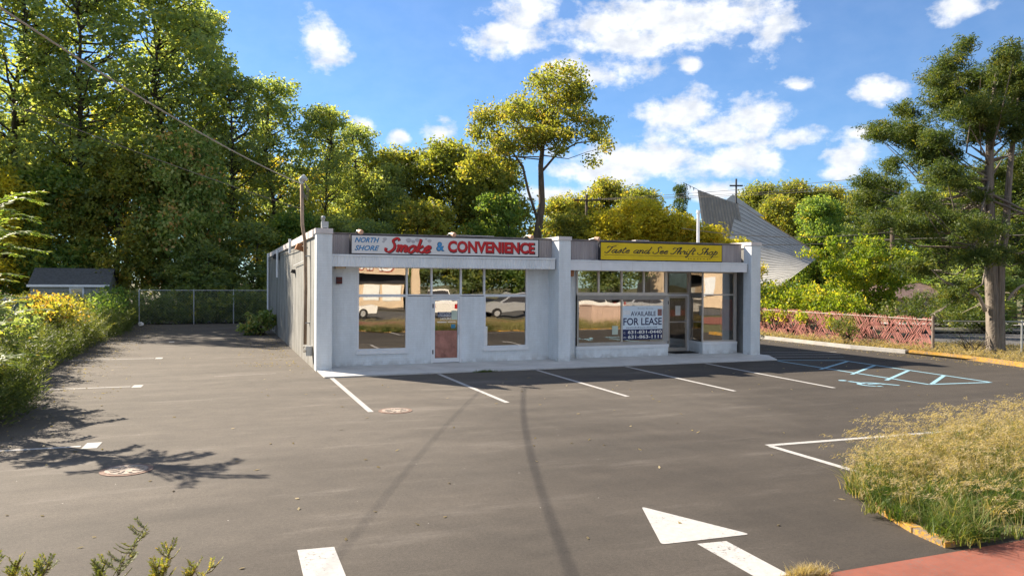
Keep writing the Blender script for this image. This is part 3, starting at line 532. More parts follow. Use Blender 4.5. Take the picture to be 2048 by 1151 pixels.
for k, (x, z, s) in enumerate(((4.95, 3.55, .08), (5.08, 3.52, .06), (5.2, 3.57, .07), (5.55, 3.55, .06), (4.28, 3.57, .06), (4.24, 3.50, .04), (5.45, 3.60, .03))):
    pts = [(x+s*math.cos(a)*(1+.2*math.sin(3*a)), 20.8505, min(3.65, z+s*.8*math.sin(a))) for a in np.linspace(0, 2*math.pi, 12, endpoint=False)]; sm.add(pts, [tuple(range(12))])
sm.build('smoke_motif', Mgrey, t, kind='stuff')
t = thing('shop_sign', 'yellow sign reading Taste and See Thrift Shop above the right storefront', 'shop sign', (13.2, 20.85, 3.1))
B(10.965, 15.485, 20.86, 21.0, 3.10, 3.67).build('cabinet', M_dark, t); B(10.99, 15.46, 20.852, 20.859, 3.125, 3.645).build('face', Mgold, t)
script_text('Taste and See Thrift Shop', 11.12, 15.33, 3.33, .105, 20.849, .036, .42, 'lettering', Mink, t, wmin=.35)
B(11.1, 15.32, 20.849, 20.8515, 3.262, 3.272).build('rule', Mink, t); B(11.35, 11.6, 20.849, 20.8515, 3.58, 3.586).build('rule', Mink, t)
fi = MB()
for k, x in enumerate((14.15, 14.24, 14.36, 14.50, 14.60, 14.74, 14.88, 14.97)): fi.box(x, x+.05, 20.849, 20.8515, 3.17+.01*(k % 2), 3.215)
fi.build('faded_lettering', mat('faded_ink', (.36, .26, .012), .6), t, kind='stuff')
t = thing('lease_poster', 'white and navy For Lease poster inside the thrift shop window', 'poster', (12.9, 21.58, .58))
PY = yi-.012
B(12.165, 13.66, PY, PY+.006, .90, 1.66).build('sheet', mat('poster_white', (.66, .76, .84), .5, .03), t); B(12.165, 13.66, PY, PY+.006, .56, .898).build('number_panel', Mnavy, t)
block_text('Realty Group', 12.72, 13.3, 1.535, 1.60, PY-.0015, mat('poster_grey', (.3, .36, .44), .5), t); block_text('AVAILABLE', 12.46, 13.40, 1.33, 1.48, PY-.0015, Mnavy, t, .012)
block_text('FOR LEASE', 12.19, 13.63, 1.03, 1.27, PY-.0015, Mnavy, t, .02); fi = MB(); x = 12.3
while x < 13.44:
    w = random.uniform(.03, .07); fi.box(x, x+w, PY-.0015, PY-.0005, .935, .935+random.uniform(.03, .055)); x += w+.012
fi.build('small_print', MATS['poster_grey'], t, kind='stuff')
block_text('631-831-0440', 12.36, 13.63, .755, .865, PY-.0015, M_paper, t, .02); block_text('631-863-1111', 12.36, 13.63, .60, .71, PY-.0015, M_paper, t, .02)
block_text('C:', 12.2, 12.27, .76, .82, PY-.0015, M_paper, t); block_text('Ofc:', 12.19, 12.31, .61, .67, PY-.0015, M_paper, t)
ph = B(13.47, 13.63, PY-.001, PY-.0006, 1.33, 1.55).build('portrait', mat('photo_tone', (.30, .14, .12), .5, .3, 18), t); B(12.18, 12.45, PY-.001, PY-.0006, 1.37, 1.52).build('house_drawing', mat('poster_pale', (.75, .78, .80), .5, .1, 20), t)
# notices and paper behind the glass
gy = YR+.042
tag(B(5.90, 6.56, YR+.010, YR+.016, .18, .98).build('paper_sheet', M_redpaper), 'crumpled red paper taped inside the left shop door', 'paper')
tag(B(5.97, 6.385, YR+.0165, YR+.0195, 1.37, 1.52).build('window_poster', Mnavy), 'navy poster on the left shop door behind the hours lettering', 'poster')
t = thing('door_hours_decal', 'white hours lettering on the glass of the left shop door', 'decal', (6.2, gy, 1.1))
block_text('NORTH SHORE', 6.02, 6.36, 1.455, 1.50, YR+.0155, M_paper, t, .01); block_text('CONVENIENCE', 5.98, 6.42, 1.38, 1.44, YR+.0155, M_paper, t, .02); block_text('HOURS', 6.06, 6.38, 1.29, 1.355, YR+.018, M_paper, t, .02); B(5.96, 6.24, YR+.016, YR+.019, 1.21, 1.24).build('small_print', M_paper, t); B(6.28, 6.52, YR+.016, YR+.019, 1.215, 1.24).build('small_print', M_paper, t)
tag(B(6.39, 6.565, YR+.012, YR+.018, 1.29, 1.56).build('notice', mat('pale_green_paper', (.52, .60, .50), .8)), 'pale green notice taped to the left shop door', 'notice')
tag(B(6.38, 6.51, YR+.012, YR+.018, 1.04, 1.16).build('sticker', mat('sticker_blue', (.05, .22, .36), .5, .2, 20)), 'small blue sticker on the left shop door', 'sticker')
tag(B(7.445, 7.51, YR+.012, YR+.022, .51, 1.08).build('notice', M_paper), 'narrow white paper strip in the corner of the right lower window', 'notice')
tag(B(11.79, 12.0, yi-.004, yi+.002, .74, 1.02).build('notice', MATS['pale_green_paper']), 'pale green notice beside the lease poster', 'notice')
tag(B(14.78, 14.98, 22.505, 22.515, 1.28, 1.62).build('notice', M_paper), 'white notice taped to the recessed thrift shop door', 'notice')
tag(MB().poly([(15.20, YR+.10), (15.21, YR+.10), (15.36, 22.4), (15.35, 22.4)], .45, 1.95).build('curtain', M_redpaper), 'dark red curtain hanging along the angled entry glass', 'curtain')
tag(B(15.9, 16.41, YR+.05, YR+.06, .80, 1.86).build('curtain', mat('red_curtain', (.40, .10, .09), .85, .2, 4)), 'red cloth hung behind the corner display window', 'curtain')
tag(B(14.3, 15.4, 21.75, 22.4, .036, .05, .02).build('door_mat', M_black), 'black rubber mat before the recessed thrift shop door', 'door mat')
t = thing('roof_vent', 'white vent pipe rising from the roof behind the yellow sign', 'vent pipe', (18.8, 27.1, 3.4))
t.location = (16.1, 23.1, 3.4); MB().tube([(16.1, 23.1, 3.42), (16.1, 23.1, 4.93)], .055, 10).build('pipe', M_trim, t); MB().tube([(16.1, 23.1, 4.93), (16.1, 23.1, 5.03)], [.085, .06], 10).build('cap', M_trim, t)

# ------------------------------------------------------------------ foliage tools
def unit(n, r=None):
    v = (r or rng).normal(size=(n, 3)); return v/np.linalg.norm(v, axis=1)[:, None]
def kite_mesh(name, C, D, N, L, Wd, tint, m):
    """leaf faces: centre C, long axis D, normal-ish N, length L, width Wd, tint per face"""
    n = len(C); Sx = np.cross(D, N); Sx /= np.linalg.norm(Sx, axis=1)[:, None]+1e-9
    L = np.broadcast_to(L, n)[:, None]; Wd = np.broadcast_to(Wd, n)[:, None]
    v = np.empty((n, 4, 3)); v[:, 0] = C-D*L*.5; v[:, 1] = C+Sx*Wd*.5-D*L*.02; v[:, 2] = C+D*L*.5; v[:, 3] = C-Sx*Wd*.5-D*L*.02
    me = bpy.data.meshes.new(name); me.vertices.add(n*4); me.vertices.foreach_set('co', v.astype(np.float32).ravel())
    me.loops.add(n*4); me.loops.foreach_set('vertex_index', np.arange(n*4, dtype=np.int32)); me.polygons.add(n)
    me.polygons.foreach_set('loop_start', np.arange(0, n*4, 4, dtype=np.int32))
    a = me.attributes.new('tint', 'FLOAT', 'FACE'); a.data.foreach_set('value', np.clip(tint, 0, 1).astype(np.float32))
    me.materials.append(m); me.update(); me.validate(); return me
def clump_leaves(cen, rad, per, L, tint_c, seed, flat=.75, aspect=.55, up=.25, tsd=.14):
    """scatter leaves round clump centres: returns the arrays for kite_mesh"""
    r = np.random.default_rng(seed); k = len(cen); rad = np.broadcast_to(rad, k); n = k*per
    idx = np.repeat(np.arange(k), per); u = unit(n, r); q = r.random(n)**.45
    off = u*(q*rad[idx])[:, None]; off[:, 2] *= flat
    C = cen[idx]+off; N = unit(n, r)+u*.6+np.array([0, 0, up]); N /= np.linalg.norm(N, axis=1)[:, None]
    D = np.cross(N, unit(n, r)); D /= np.linalg.norm(D, axis=1)[:, None]+1e-9
    ls = L*(.65+.7*r.random(n)); return C, D, N, ls, ls*aspect, tint_c[idx]+r.normal(size=n)*tsd
def blob_points(blobs, dens, seed, shell=.5):
    r = np.random.default_rng(seed); out = []
    for b in blobs:
        c, rr = np.array(b[:3]), np.array(b[3:6]); k = max(3, int(dens*(rr[0]*rr[1]*rr[2])**(2/3)))
        u = unit(k, r); q = shell+(1-shell)*r.random(k); out.append(c+u*q[:, None]*rr)
    return np.concatenate(out)
def limbs(mb, axis, cen, r, n, r0=.07, seed=0):
    """branches from the trunk axis out to clump centres"""
    axis = np.array(axis); rr = np.random.default_rng(seed); ids = rr.choice(len(cen), min(n, len(cen)), replace=False)
    for i in ids:
        c = cen[i]; zt = c[2]-np.hypot(*(c[:2]-axis[0, :2]))*rr.uniform(.5, 1.0)-.3; lo_ = axis[0, 2]+(axis[-1, 2]-axis[0, 2])*(.05+.4*rr.random()); zt = min(max(zt, lo_), axis[-1, 2]*.96)
        p = np.array([np.interp(zt, axis[:, 2], axis[:, j]) for j in range(3)]); mid = (p+c)/2+np.array([*rr.normal(size=2)*.2, -.12*np.linalg.norm(c-p)+rr.normal()*.15])
        mb.tube([p, .55*p+.45*mid+(.25*(mid-p)*.3), mid, .5*mid+.5*c+np.array([0, 0, .05]), c], [r0, r0*.8, r0*.55, r0*.35, r0*.12], 4, False)
def make_tree(key, H, Rc, z0, seed, leafm, L=.24, dens=30, per=26, crad=.62, tr=.22, bark=None, taper=.75, nl=46, shell=.45):
    r = np.random.default_rng(seed); bl = []
    nb = 24
    for k in range(nb):
        f = (k+.5)/nb; z = z0+(H-z0)*(.06+.86*f); w = Rc*math.sqrt(max(.08, 1-abs(2*f-.86)**2.4)); a = k*2.4+r.normal()*.6
        off = w*(.35+.4*r.random()); sz = Rc*(.30+.18*r.random()); bl.append((off*math.cos(a), off*math.sin(a), min(z, H-sz*.75), sz, sz, sz*taper*(1.0+.25*r.random())))
    for k in range(4): a = k*1.6+r.random(); bl.append((Rc*.3*math.cos(a), Rc*.3*math.sin(a), H-Rc*(.22+.18*r.random()), Rc*.32, Rc*.32, Rc*.24))
    cen = blob_points(bl, dens, seed+1, shell); tc_ = np.clip(r.normal(.42, .22, len(cen)), 0, 1)
    me = kite_mesh(key+'_crown', *clump_leaves(cen, crad*(.6+.8*r.random(len(cen))), per, L, tc_, seed+2), leafm)
    zs = np.linspace(-.2, H*.92, 9); ax = np.stack([np.cumsum(r.normal(size=9)*.12), np.cumsum(r.normal(size=9)*.12), zs], 1); ax[0, :2] = ax[1, :2] = 0
    mb = MB().tube(ax, np.interp(zs, [-.2, .3, H], [tr*1.35, tr, tr*.14]), 8); limbs(mb, ax, cen, r, nl, tr*.34, seed+3)
    tm = mb.mesh(key+'_trunk', bark or M_darkbark); tm.polygons.foreach_set('use_smooth', [True]*len(tm.polygons)); return tm, me
def place_tree(name, arche, x, y, sc, szz, rot, leafm, label, group, z=0.0):
    t = thing(name, label, 'tree', (x, y, z), group); t.rotation_euler = (0, 0, rot); t.scale = (sc, sc, szz)
    a = bpy.data.objects.new('trunk', arche[0]); COL.objects.link(a); a.parent = t
    c = bpy.data.objects.new('crown', arche[1]); COL.objects.link(c); c.parent = t
    c.material_slots[0].link = 'OBJECT'; c.material_slots[0].material = leafm; return t
AR = {'tall1': make_tree('tall1', 20, 3.8, 5, 11, L_dark, per=21, dens=16.5, L=.25, nl=90), 'tall2': make_tree('tall2', 20, 3.6, 6, 23, L_dark, per=21, dens=15.5, L=.25, nl=90), 'tall3': make_tree('tall3', 20, 3.2, 6.5, 37, L_dark, per=21, dens=15, tr=.2, L=.25, nl=90),
      'round1': make_tree('round1', 11, 3.6, 1.2, 41, L_olive, L=.24, per=22, dens=28, tr=.2), 'round2': make_tree('round2', 11, 3.4, 1.6, 53, L_olive, L=.24, per=22, dens=27, tr=.18), 'round3': make_tree('round3', 8, 2.6, .2, 67, L_green, L=.2, per=24, dens=32, crad=.5, tr=.12)}
ARH = {'tall1': 20, 'tall2': 20, 'tall3': 20, 'round1': 11, 'round2': 11, 'round3': 8}; ARR = {'tall1': 3.9, 'tall2': 3.7, 'tall3': 3.3, 'round1': 3.7, 'round2': 3.5, 'round3': 2.7}
G_wood, G_mid, G_far = 'trees of the wood behind the lot', 'trees behind the shop', 'trees beyond the church'
deep = 'tall tree deep in the wood, half hidden behind the front trunks'
TREES = [  # kind, x, y, height, radius, leaf, label, group
 ('tall1', -11.2, 52.6, 21.5, 4.2, L_dark, 'tallest dark tree at the far left edge of the wood', G_wood), ('tall2', -7.3, 52.2, 21, 4.0, L_dark, 'tall dark tree rising straight behind the grey shed', G_wood),
 ('tall3', -3.1, 51.8, 21.5, 3.9, L_dark, 'tall dark tree behind the left end of the chain-link fence', G_wood), ('tall1', -1.2, 54.5, 20.8, 2.8, L_dark, 'tall slim tree whose crown edge meets the open sky', G_wood),
 ('tall2', .95, 52.5, 16.0, 2.5, L_dark, 'mid-height tree just left of the service mast, first below the skyline step', G_wood), ('tall3', 3.4, 53.5, 16.2, 2.7, L_dark, 'mid-height tree with thin visible trunks left of the service mast', G_wood),
 ('tall1', 6.7, 52.6, 14.4, 2.4, L_dark, 'dark leafy tree directly behind the service mast', G_wood), ('tall2', 9.3, 55.6, 14.0, 2.2, L_dark, 'dark tree at the right end of the wood beside open sky', G_wood),
 ('tall3', -12.9, 66, 17, 4.2, L_dark, 'wood tree glimpsed behind the left edge, between the two tallest front trees', G_wood), ('tall1', -6.8, 66, 16, 4.2, L_yell, 'deep wood tree, leaves coloured gold for backlight, above the shed roof', G_wood), ('tall2', -1.5, 66, 15, 3.4, L_lime, 'deep wood tree, leaves coloured lime for backlight, behind the slim front tree', G_wood), ('tall1', 3.3, 68, 13, 3.5, L_yell, 'deep wood tree, leaves coloured yellow for backlight, left of the thin trunks', G_wood), ('tall3', 7.1, 66, 12, 3.4, L_yell, 'deep wood tree, leaves coloured yellow for backlight, straight behind the service mast', G_wood), ('tall2', 10.6, 66.7, 13.6, 3.0, L_olive, 'olive tree deep in the wood at its right end', G_wood), ('tall1', -16, 60, 17, 4.2, L_dark, 'deep wood tree left of the frame edge behind the shed', G_wood),  # yellow and lime leaf colours of the deep row stand in for backlight glow
 ('round1', -2.0, 49.3, 11.6, 3.0, L_pale, 'bright green maple in front of the dark wood', G_wood), ('round2', -5.3, 50.0, 10.2, 2.8, L_olive, 'yellowing maple leaning over the shed roof', G_wood), ('round1', -8.9, 51.2, 9.2, 3.1, L_green, 'low dark tree right behind the shed', G_wood), ('round2', -11.6, 50.2, 8.6, 2.6, L_yell, 'yellowish understorey tree at the left edge behind the shed', G_wood),
 ('round3', 1.8, 48.6, 6.0, 2.4, L_dark, 'bushy dark small tree behind the chain-link fence', G_wood), ('round3', 4.5, 49.4, 6.8, 2.2, L_green, 'bushy green small tree behind the shop side wall', G_wood), ('round3', 6.9, 49.8, 6.6, 2.2, L_dark, 'small dark tree just above the shop corner pillar', G_wood), ('round3', -1.0, 47.6, 4.6, 2.2, L_dark, 'low dark bush-like tree behind the chain-link gate post', G_wood),
 ('round1', 12.6, 56.3, 12.6, 3.2, L_olive, 'olive tree first to the right of the dark wood', G_mid), ('round2', 15.7, 53.4, 12.7, 3.4, L_olive, 'broad olive gold tree above the white sign', G_mid), ('round1', 19.4, 54.5, 12.2, 3.2, L_olive, 'olive tree crowding the left side of the lone tall tree', G_mid), ('round2', 10.9, 53.5, 10.6, 2.2, L_dark, 'dark narrow tree where wood and olive trees meet', G_mid), ('round3', 12.5, 47.8, 7.7, 2.5, L_olive, 'small olive tree low behind the white sign', G_mid), ('round3', 17.5, 48.2, 8.4, 2.4, L_green, 'small green tree behind the end of the white sign', G_mid), ('round3', 8.6, 47.4, 6.2, 2.2, L_dark, 'small dark tree above the left end of the white sign', G_mid),
 ('round1', 31.9, 68.1, 11.2, 3.2, L_olive, 'pale olive tree just right of the lone tall tree', G_mid), ('round2', 37.2, 69.3, 12.9, 3.3, L_olive, 'olive tree with the highest crown above the yellow trees', G_mid), ('round1', 38.6, 65.6, 12.0, 3.2, L_olive, 'olive brown tree behind the bright yellow tree', G_mid), ('round2', 24.6, 40.9, 7.6, 2.3, L_yell, 'bright yellow tree above the middle of the yellow sign', G_mid), ('round1', 26.5, 40.4, 6.9, 2.1, L_yell, 'bright yellow tree left of the church roof', G_mid), ('round2', 22.6, 41.7, 6.9, 2.3, L_yell, 'yellow tree behind the utility pole', G_mid), ('round1', 20.6, 43.0, 6.9, 2.0, L_olive, 'low olive tree left of the utility pole', G_mid), ('round3', 27.7, 38.9, 6.0, 1.7, L_yell, 'airy yellow tree in front of the church roof', G_mid), ('round3', 29.6, 38.4, 5.2, 1.5, L_yell, 'small yellow tree covering the lower church roof', G_mid),
 ('tall3', 45.3, 68.3, 13.0, 1.4, L_cedar, 'thin dark conifer left of the church peak', G_mid),
 ('round1', 63.2, 77.5, 15.2, 4.3, L_olive, 'first gold brown tree right of the church cross', G_far), ('round2', 67.2, 76, 15.3, 4.3, L_olive, 'second gold brown tree right of the church cross', G_far), ('round1', 71.3, 74.4, 15.0, 4.3, L_olive, 'third gold brown tree right of the church cross', G_far), ('round2', 72.5, 70.7, 13.9, 4.0, L_olive, 'rusty brown tree beside the cedar crown', G_far), ('round2', 58.6, 68.6, 12.2, 4.2, L_olive, 'olive tree sheltering the church roof edge', G_far), ('round1', 59.1, 63, 11.8, 3.8, L_green, 'green tree low behind the church roof', G_far), ('round1', 64, 64, 9, 4.4, L_dark, 'dark low tree right of the church roof', G_far),
 ('tall1', 36.5, 34.2, 8.6, 2.6, L_cedar, 'dark evergreen left of the large cedar', 'evergreens by the side street'), ('tall2', 50.2, 45, 9.2, 3.4, L_cedar, 'far dark evergreen behind the large cedar', 'evergreens by the side street'), ('tall3', 40.5, 33.0, 7.6, 2.6, L_cedar, 'shaggy evergreen just left of the cedar trunk', 'evergreens by the side street'),
 ('tall1', 44, 31.3, 9.5, 3.6, L_cedar, 'dark evergreen filling the gap right of the cedar trunk', 'evergreens by the side street'), ('tall3', 49.5, 33.5, 10.5, 3.8, L_cedar, 'dark evergreen at the right edge behind the low fence', 'evergreens by the side street'), ('round3', 36.5, 27.5, 3.6, 2.6, L_dark, 'low dark thicket behind the dead cedar branches', 'evergreens by the side street'),
 ('round1', 62, 51.1, 11, 4.4, L_olive, 'olive tree across the side street behind the cedar', G_far), ('round2', 65, 50, 12.3, 4.4, L_dark, 'dark tree across the side street right of the cedar', G_far), ('round1', 60.5, 42, 11.0, 4.4, L_green, 'green tree across the side street at the right edge', G_far), ('round3', 46.5, 38.5, 5.5, 3.0, L_green, 'low green tree behind the dead cedar branches', G_far), ('round3', 53, 42, 6.5, 3.2, L_dark, 'low dark tree across the side street behind the cedar trunk', G_far),
]
for i, (k, x, y, H, r_, lm, lab, grp) in enumerate(TREES):
    r_ *= 1.2 if grp == G_wood else 1.25 if grp == G_mid and lm is not L_cedar else 1.0
    place_tree('woodland_tree' if grp == G_wood else ('evergreen_tree' if lm is L_cedar else 'broadleaf_tree'), AR[k], x, y, r_/ARR[k], H/ARH[k], (i*2.17) % 6.28, lm, lab, grp)

# the lone tall tree behind the shop, shaped crown by crown
F2 = np.array([math.sin(CAM_YAW), math.cos(CAM_YAW), 0]); R2 = np.array([math.cos(CAM_YAW), -math.sin(CAM_YAW), 0])
def shaped(base, lst, k, seed, dsp):
    """(sideways, height, half-width, half-height) in metres round a trunk -> 3-D blobs with a depth of their own"""
    r = np.random.default_rng(seed); out = []
    for s, z, a, b in lst:
        d = r.normal()*dsp; p = np.array(base)+R2*s+F2*d; out.append((p[0], p[1], z, a, a, b))
    return out
px = .033
lone = [(1130, 165, 45, 28), (1090, 185, 40, 28), (1165, 200, 28, 30), (1140, 205, 45, 30), (1050, 215, 40, 28), (1000, 235, 45, 30), (965, 250, 30, 30), (955, 285, 28, 25), (1000, 280, 45, 28), (1050, 260, 45, 30), (1095, 240, 40, 28), (1140, 250, 40, 20), (1180, 260, 35, 18), (1210, 265, 22, 15), (1215, 295, 20, 14), (1180, 290, 35, 15), (1180, 325, 18, 14), (1130, 285, 35, 18), (1095, 285, 35, 18), (1050, 300, 35, 18), (1110, 315, 20, 10), (1000, 310, 35, 18), (1120, 300, 20, 12), (960, 325, 30, 22), (1020, 335, 25, 12), (1075, 225, 40, 30), (1030, 240, 40, 30), (1110, 270, 40, 22), (1070, 285, 35, 20), (980, 340, 40, 25), (1020, 310, 35, 20), (1150, 180, 35, 25), (1105, 205, 40, 28), (940, 350, 40, 25), (1000, 365, 35, 20)]
bx = (19.67, 46.03, 0); bl = shaped(bx, [((u-1080)*px, 2.4+(570-v)*px, a*px, b*px) for u, v, a, b in lone], 1, 5, 1.5)
cen = blob_points(bl, 24, 71, .1); tcc = np.clip(np.random.default_rng(3).normal(.42, .2, len(cen)), 0, 1)
t = thing('tall_tree', 'lone tall tree with spreading olive crown above the roof', 'tree', bx)
me = kite_mesh('crown', *clump_leaves(cen-np.array(bx), .6, 26, .21, tcc, 9), L_olive); c = bpy.data.objects.new('crown', me); COL.objects.link(c); c.parent = t
ax = np.array([(19.67, 46.03, -.1), (19.6, 46.0, 3), (19.55, 46.0, 5.5), (19.85, 46.0, 7.6), (19.75, 46.0, 10.1), (19.95, 46, 12), (20.6, 45.8, 14), (21.0, 45.7, 16)])
mb = MB().tube(ax, [.36, .30, .27, .22, .17, .12, .07, .03], 10)
for pts, rr_ in (([(19.6, 46, 6.4), (19.0, 46.3, 8.4), (18.6, 46.3, 10), (17.2, 46.8, 12), (16.2, 47, 12.8)], [.10, .09, .08, .05, .02]), ([(19.75, 46, 9.6), (20.8, 45.7, 10.9), (22, 45.2, 11.6), (23.6, 44.6, 11.8)], [.09, .07, .05, .02]), ([(19.85, 46, 11), (18.8, 46.2, 12.4), (17.6, 46.5, 13.4)], [.12, .08, .03]), ([(20.1, 46, 12.5), (21.5, 45.6, 13.2), (22.6, 45.2, 13.0)], [.1, .07, .02])): mb.tube(pts, rr_, 7)
limbs(mb, ax[4:]+np.array([0, 0, 0]), cen[cen[:, 2] > 10.6], None, 46, .045, 4); mb.build('trunk', M_bark, t, True)

# the big cedar on the right verge
px = .01733; bx = (25.19, 18.51, 0)
ced = [(1850, 95, 18, 22), (1830, 135, 34, 22), (1815, 165, 30, 20), (1868, 165, 36, 20), (1905, 120, 28, 18), (1925, 140, 40, 22), (1960, 110, 34, 24), (2005, 110, 36, 26), (2040, 130, 45, 34), (2000, 160, 55, 30), (1945, 180, 50, 26), (1890, 200, 50, 24), (1840, 205, 28, 16), (1800, 230, 30, 14), (1770, 222, 18, 12), (1765, 258, 24, 14), (1810, 262, 40, 16), (1860, 250, 50, 20), (1920, 235, 50, 22), (1985, 220, 50, 26), (2040, 215, 50, 34), (1870, 285, 50, 16), (1800, 300, 30, 16), (1785, 330, 26, 20), (1830, 320, 36, 16), (1940, 275, 36, 12), (2020, 270, 40, 20), (1890, 325, 34, 12), (1820, 365, 46, 20), (1775, 385, 36, 22), (1865, 375, 40, 14), (1750, 415, 36, 22), (1815, 410, 44, 22), (1870, 425, 40, 20), (1930, 400, 26, 12), (2040, 330, 36, 16), (2045, 385, 30, 20), (1790, 455, 46, 22), (1850, 470, 46, 20), (1910, 460, 30, 16), (2046, 440, 30, 22), (1720, 450, 30, 18), (1880, 520, 40, 18), (1930, 510, 26, 18), (1830, 535, 40, 18), (2046, 520, 26, 20), (2080, 200, 60, 60), (2090, 320, 60, 50), (2090, 440, 50, 50), (1900, 575, 34, 16), (1850, 590, 30, 14), (1880, 140, 36, 22), (1965, 150, 45, 28), (1890, 230, 60, 22), (1840, 240, 45, 18), (1960, 250, 45, 20), (1900, 300, 50, 16), (1845, 345, 50, 18), (1900, 355, 36, 14), (2030, 160, 50, 36), (1835, 285, 45, 16), (1840, 440, 60, 24), (1760, 350, 30, 16)]
bl = shaped(bx, [((u-1988)*px, 2.4+(570-v)*px, a*px*1.15, b*px*1.12) for u, v, a, b in [(u_, v_+(34 if v_ < 130 else 22 if v_ < 190 else 8 if v_ < 240 else 0), a_, b_) for u_, v_, a_, b_ in ced]], 1, 8, 1.2)
cen = blob_points(bl, 190, 81, .0); cen = cen+np.random.default_rng(12).normal(size=cen.shape)*np.array([.12, .12, .10]); tcc = np.clip(np.random.default_rng(4).normal(.5, .22, len(cen)), 0, 1)
t = thing('cedar_tree', 'large cedar with pale fluted trunk standing on the right verge', 'tree', bx)
me = kite_mesh('crown', *clump_leaves(cen-np.array(bx), .24, 38, .12, tcc, 19, .7, .24), L_cedar); c = bpy.data.objects.new('crown', me); COL.objects.link(c); c.parent = t
mb = MB()
def fluted(pts, rad, n=18, seed=0):
    r = np.random.default_rng(seed); ph = r.random(3)*6; P = np.array(pts, float); vs = []; k = len(P)
    an = np.linspace(0, 2*np.pi, n, endpoint=False); w = 1+.13*np.sin(3*an+ph[0])+.09*np.sin(5*an+ph[1])+.05*np.sin(8*an+ph[2])
    for i in range(k):
        tw = .25*i/k
        for j in range(n): vs.append(P[i]+np.array([math.cos(an[j]+tw), math.sin(an[j]+tw), 0])*rad[i]*w[j])
    mb.add(vs, [(i*n+j, i*n+(j+1) % n, (i+1)*n+(j+1) % n, (i+1)*n+j) for i in range(k-1) for j in range(n)])
fluted([(25.19, 18.51, -.1), (25.16, 18.52, .25), (25.1, 18.53, 1.0), (25.05, 18.55, 2.2), (24.98, 18.57, 3.2), (24.94, 18.6, 4.4), (24.9, 18.62, 6.4), (24.95, 18.6, 8.2), (25.1, 18.5, 10)], [.34, .25, .215, .205, .18, .15, .12, .08, .035], seed=1)
fluted([(25.27, 18.46, -.05), (25.26, 18.46, 1.6), (25.26, 18.44, 3.0), (25.40, 18.36, 4.4), (25.5, 18.3, 6.4), (25.75, 18.2, 9)], [.22, .17, .155, .12, .09, .035], seed=2)
fluted([(25.2, 18.7, .3), (25.25, 18.75, 3), (25.3, 18.85, 4.5), (25.3, 18.95, 7), (25.2, 19, 9)], [.15, .13, .11, .08, .03], seed=3)
limbs(mb, np.array([(24.98, 18.57, 3), (24.9, 18.62, 6.4), (25.1, 18.5, 10)]), cen, None, 70, .05, 6)
mb.build('trunk', M_cedarbark, t, True)
P = lambda u, v, d=0: np.array([25.05, 18.55, 0])+R2*(u-1985)*px+F2*d+np.array([0, 0, 2.4+(570-v)*px])
def dead(pts, r0, d0, d1, parent, seed=0):
    r = np.random.default_rng(seed); k = len(pts); Q = [P(u, v, d0+(d1-d0)*i/(k-1)) for i, (u, v) in enumerate(pts)]; mbb = MB().tube(crom3(Q), np.linspace(r0, r0*.2, (k-1)*4+1), 6)
    for i in range(14):
        j = r.integers(1, k); a = Q[j-1]+(Q[j]-Q[j-1])*r.random(); d = unit(1, r)[0]*r.uniform(.3, .8); d[2] = d[2]*.5-.1; mbb.tube([a, a+d*.5+np.array([0, 0, .03]), a+d], [r0*.25, r0*.15, .004], 4)
    mbb.build('dead_branch', M_deadwood, parent, True)
def crom3(Q):
    Q = [Q[0]]+list(Q)+[Q[-1]]; out = []
    for i in range(1, len(Q)-2):
        for s in (0, .25, .5, .75): out.append(.5*((2*Q[i])+(-Q[i-1]+Q[i+1])*s+(2*Q[i-1]-5*Q[i]+4*Q[i+1]-Q[i+2])*s*s+(-Q[i-1]+3*Q[i]-3*Q[i+1]+Q[i+2])*s**3))
    return out+[Q[-1]]
for i, (pts, r0, d1) in enumerate((([(1970, 622), (1952, 592), (1930, 580), (1895, 572), (1870, 562), (1842, 540)], .075, -.6), ([(1955, 594), (1925, 585), (1890, 600), (1850, 620), (1822, 628)], .05, -1.2), ([(1968, 470), (1945, 461), (1918, 463), (1890, 462)], .04, -.8), ([(1968, 410), (1935, 408), (1900, 418), (1872, 440)], .04, -.9), ([(1968, 392), (1930, 382), (1900, 384), (1865, 386)], .05, -.5), ([(2015, 600), (2030, 575), (2060, 560), (2100, 545)], .06, -.5), ([(2015, 428), (2040, 426), (2080, 420)], .03, .2), ([(1970, 540), (1955, 528), (1940, 512)], .02, -.4))): dead(pts, r0, 0, d1, t, i)

# ------------------------------------------------------------------ plants
def bush(name, label, base, blobs, leafm, L, per, dens, crad, seed, aspect=.55, tm=.45, tsd=.15, group=None, stems=8, up=.25):
    t = thing(name, label, 'shrub', base, group); bl = [(base[0]+b[0], base[1]+b[1], b[2], *b[3:]) for b in blobs]
    cen = blob_points(bl, dens, seed, .4); cen = cen[cen[:, 2] > .02]; r = np.random.default_rng(seed+1); tc_ = np.clip(r.normal(tm, .2, len(cen)), 0, 1)
    C, D, N, l, w, ti = clump_leaves(cen-np.array(base), crad, per, L, tc_, seed+2, .8, aspect, up, tsd); C[:, 2] = np.maximum(C[:, 2], .02)
    c = bpy.data.objects.new('foliage', kite_mesh('foliage', C, D, N, l, w, ti, leafm)); COL.objects.link(c); c.parent = t
    mb = MB()
    for i in r.choice(len(cen), min(stems*3, len(cen)), replace=False):
        a = np.array(base)+np.array([*r.normal(size=2)*.15, 0]); mb.tube([a, (a+cen[i])/2+np.array([0, 0, .1]), cen[i]], [.018, .012, .004], 4)
    mb.build('stem', M_darkbark, t); return t
bush('leafy_shrub', 'variegated leafy shrub growing against the shop side wall', (1.75, 35.6, 0), [(0, 0, .5, .8, .7, .55), (.35, .1, .7, .45, .4, .45), (-.5, -.1, .35, .5, .5, .35)], L_pale, .16, 16, 90, .22, 101, tm=.55)
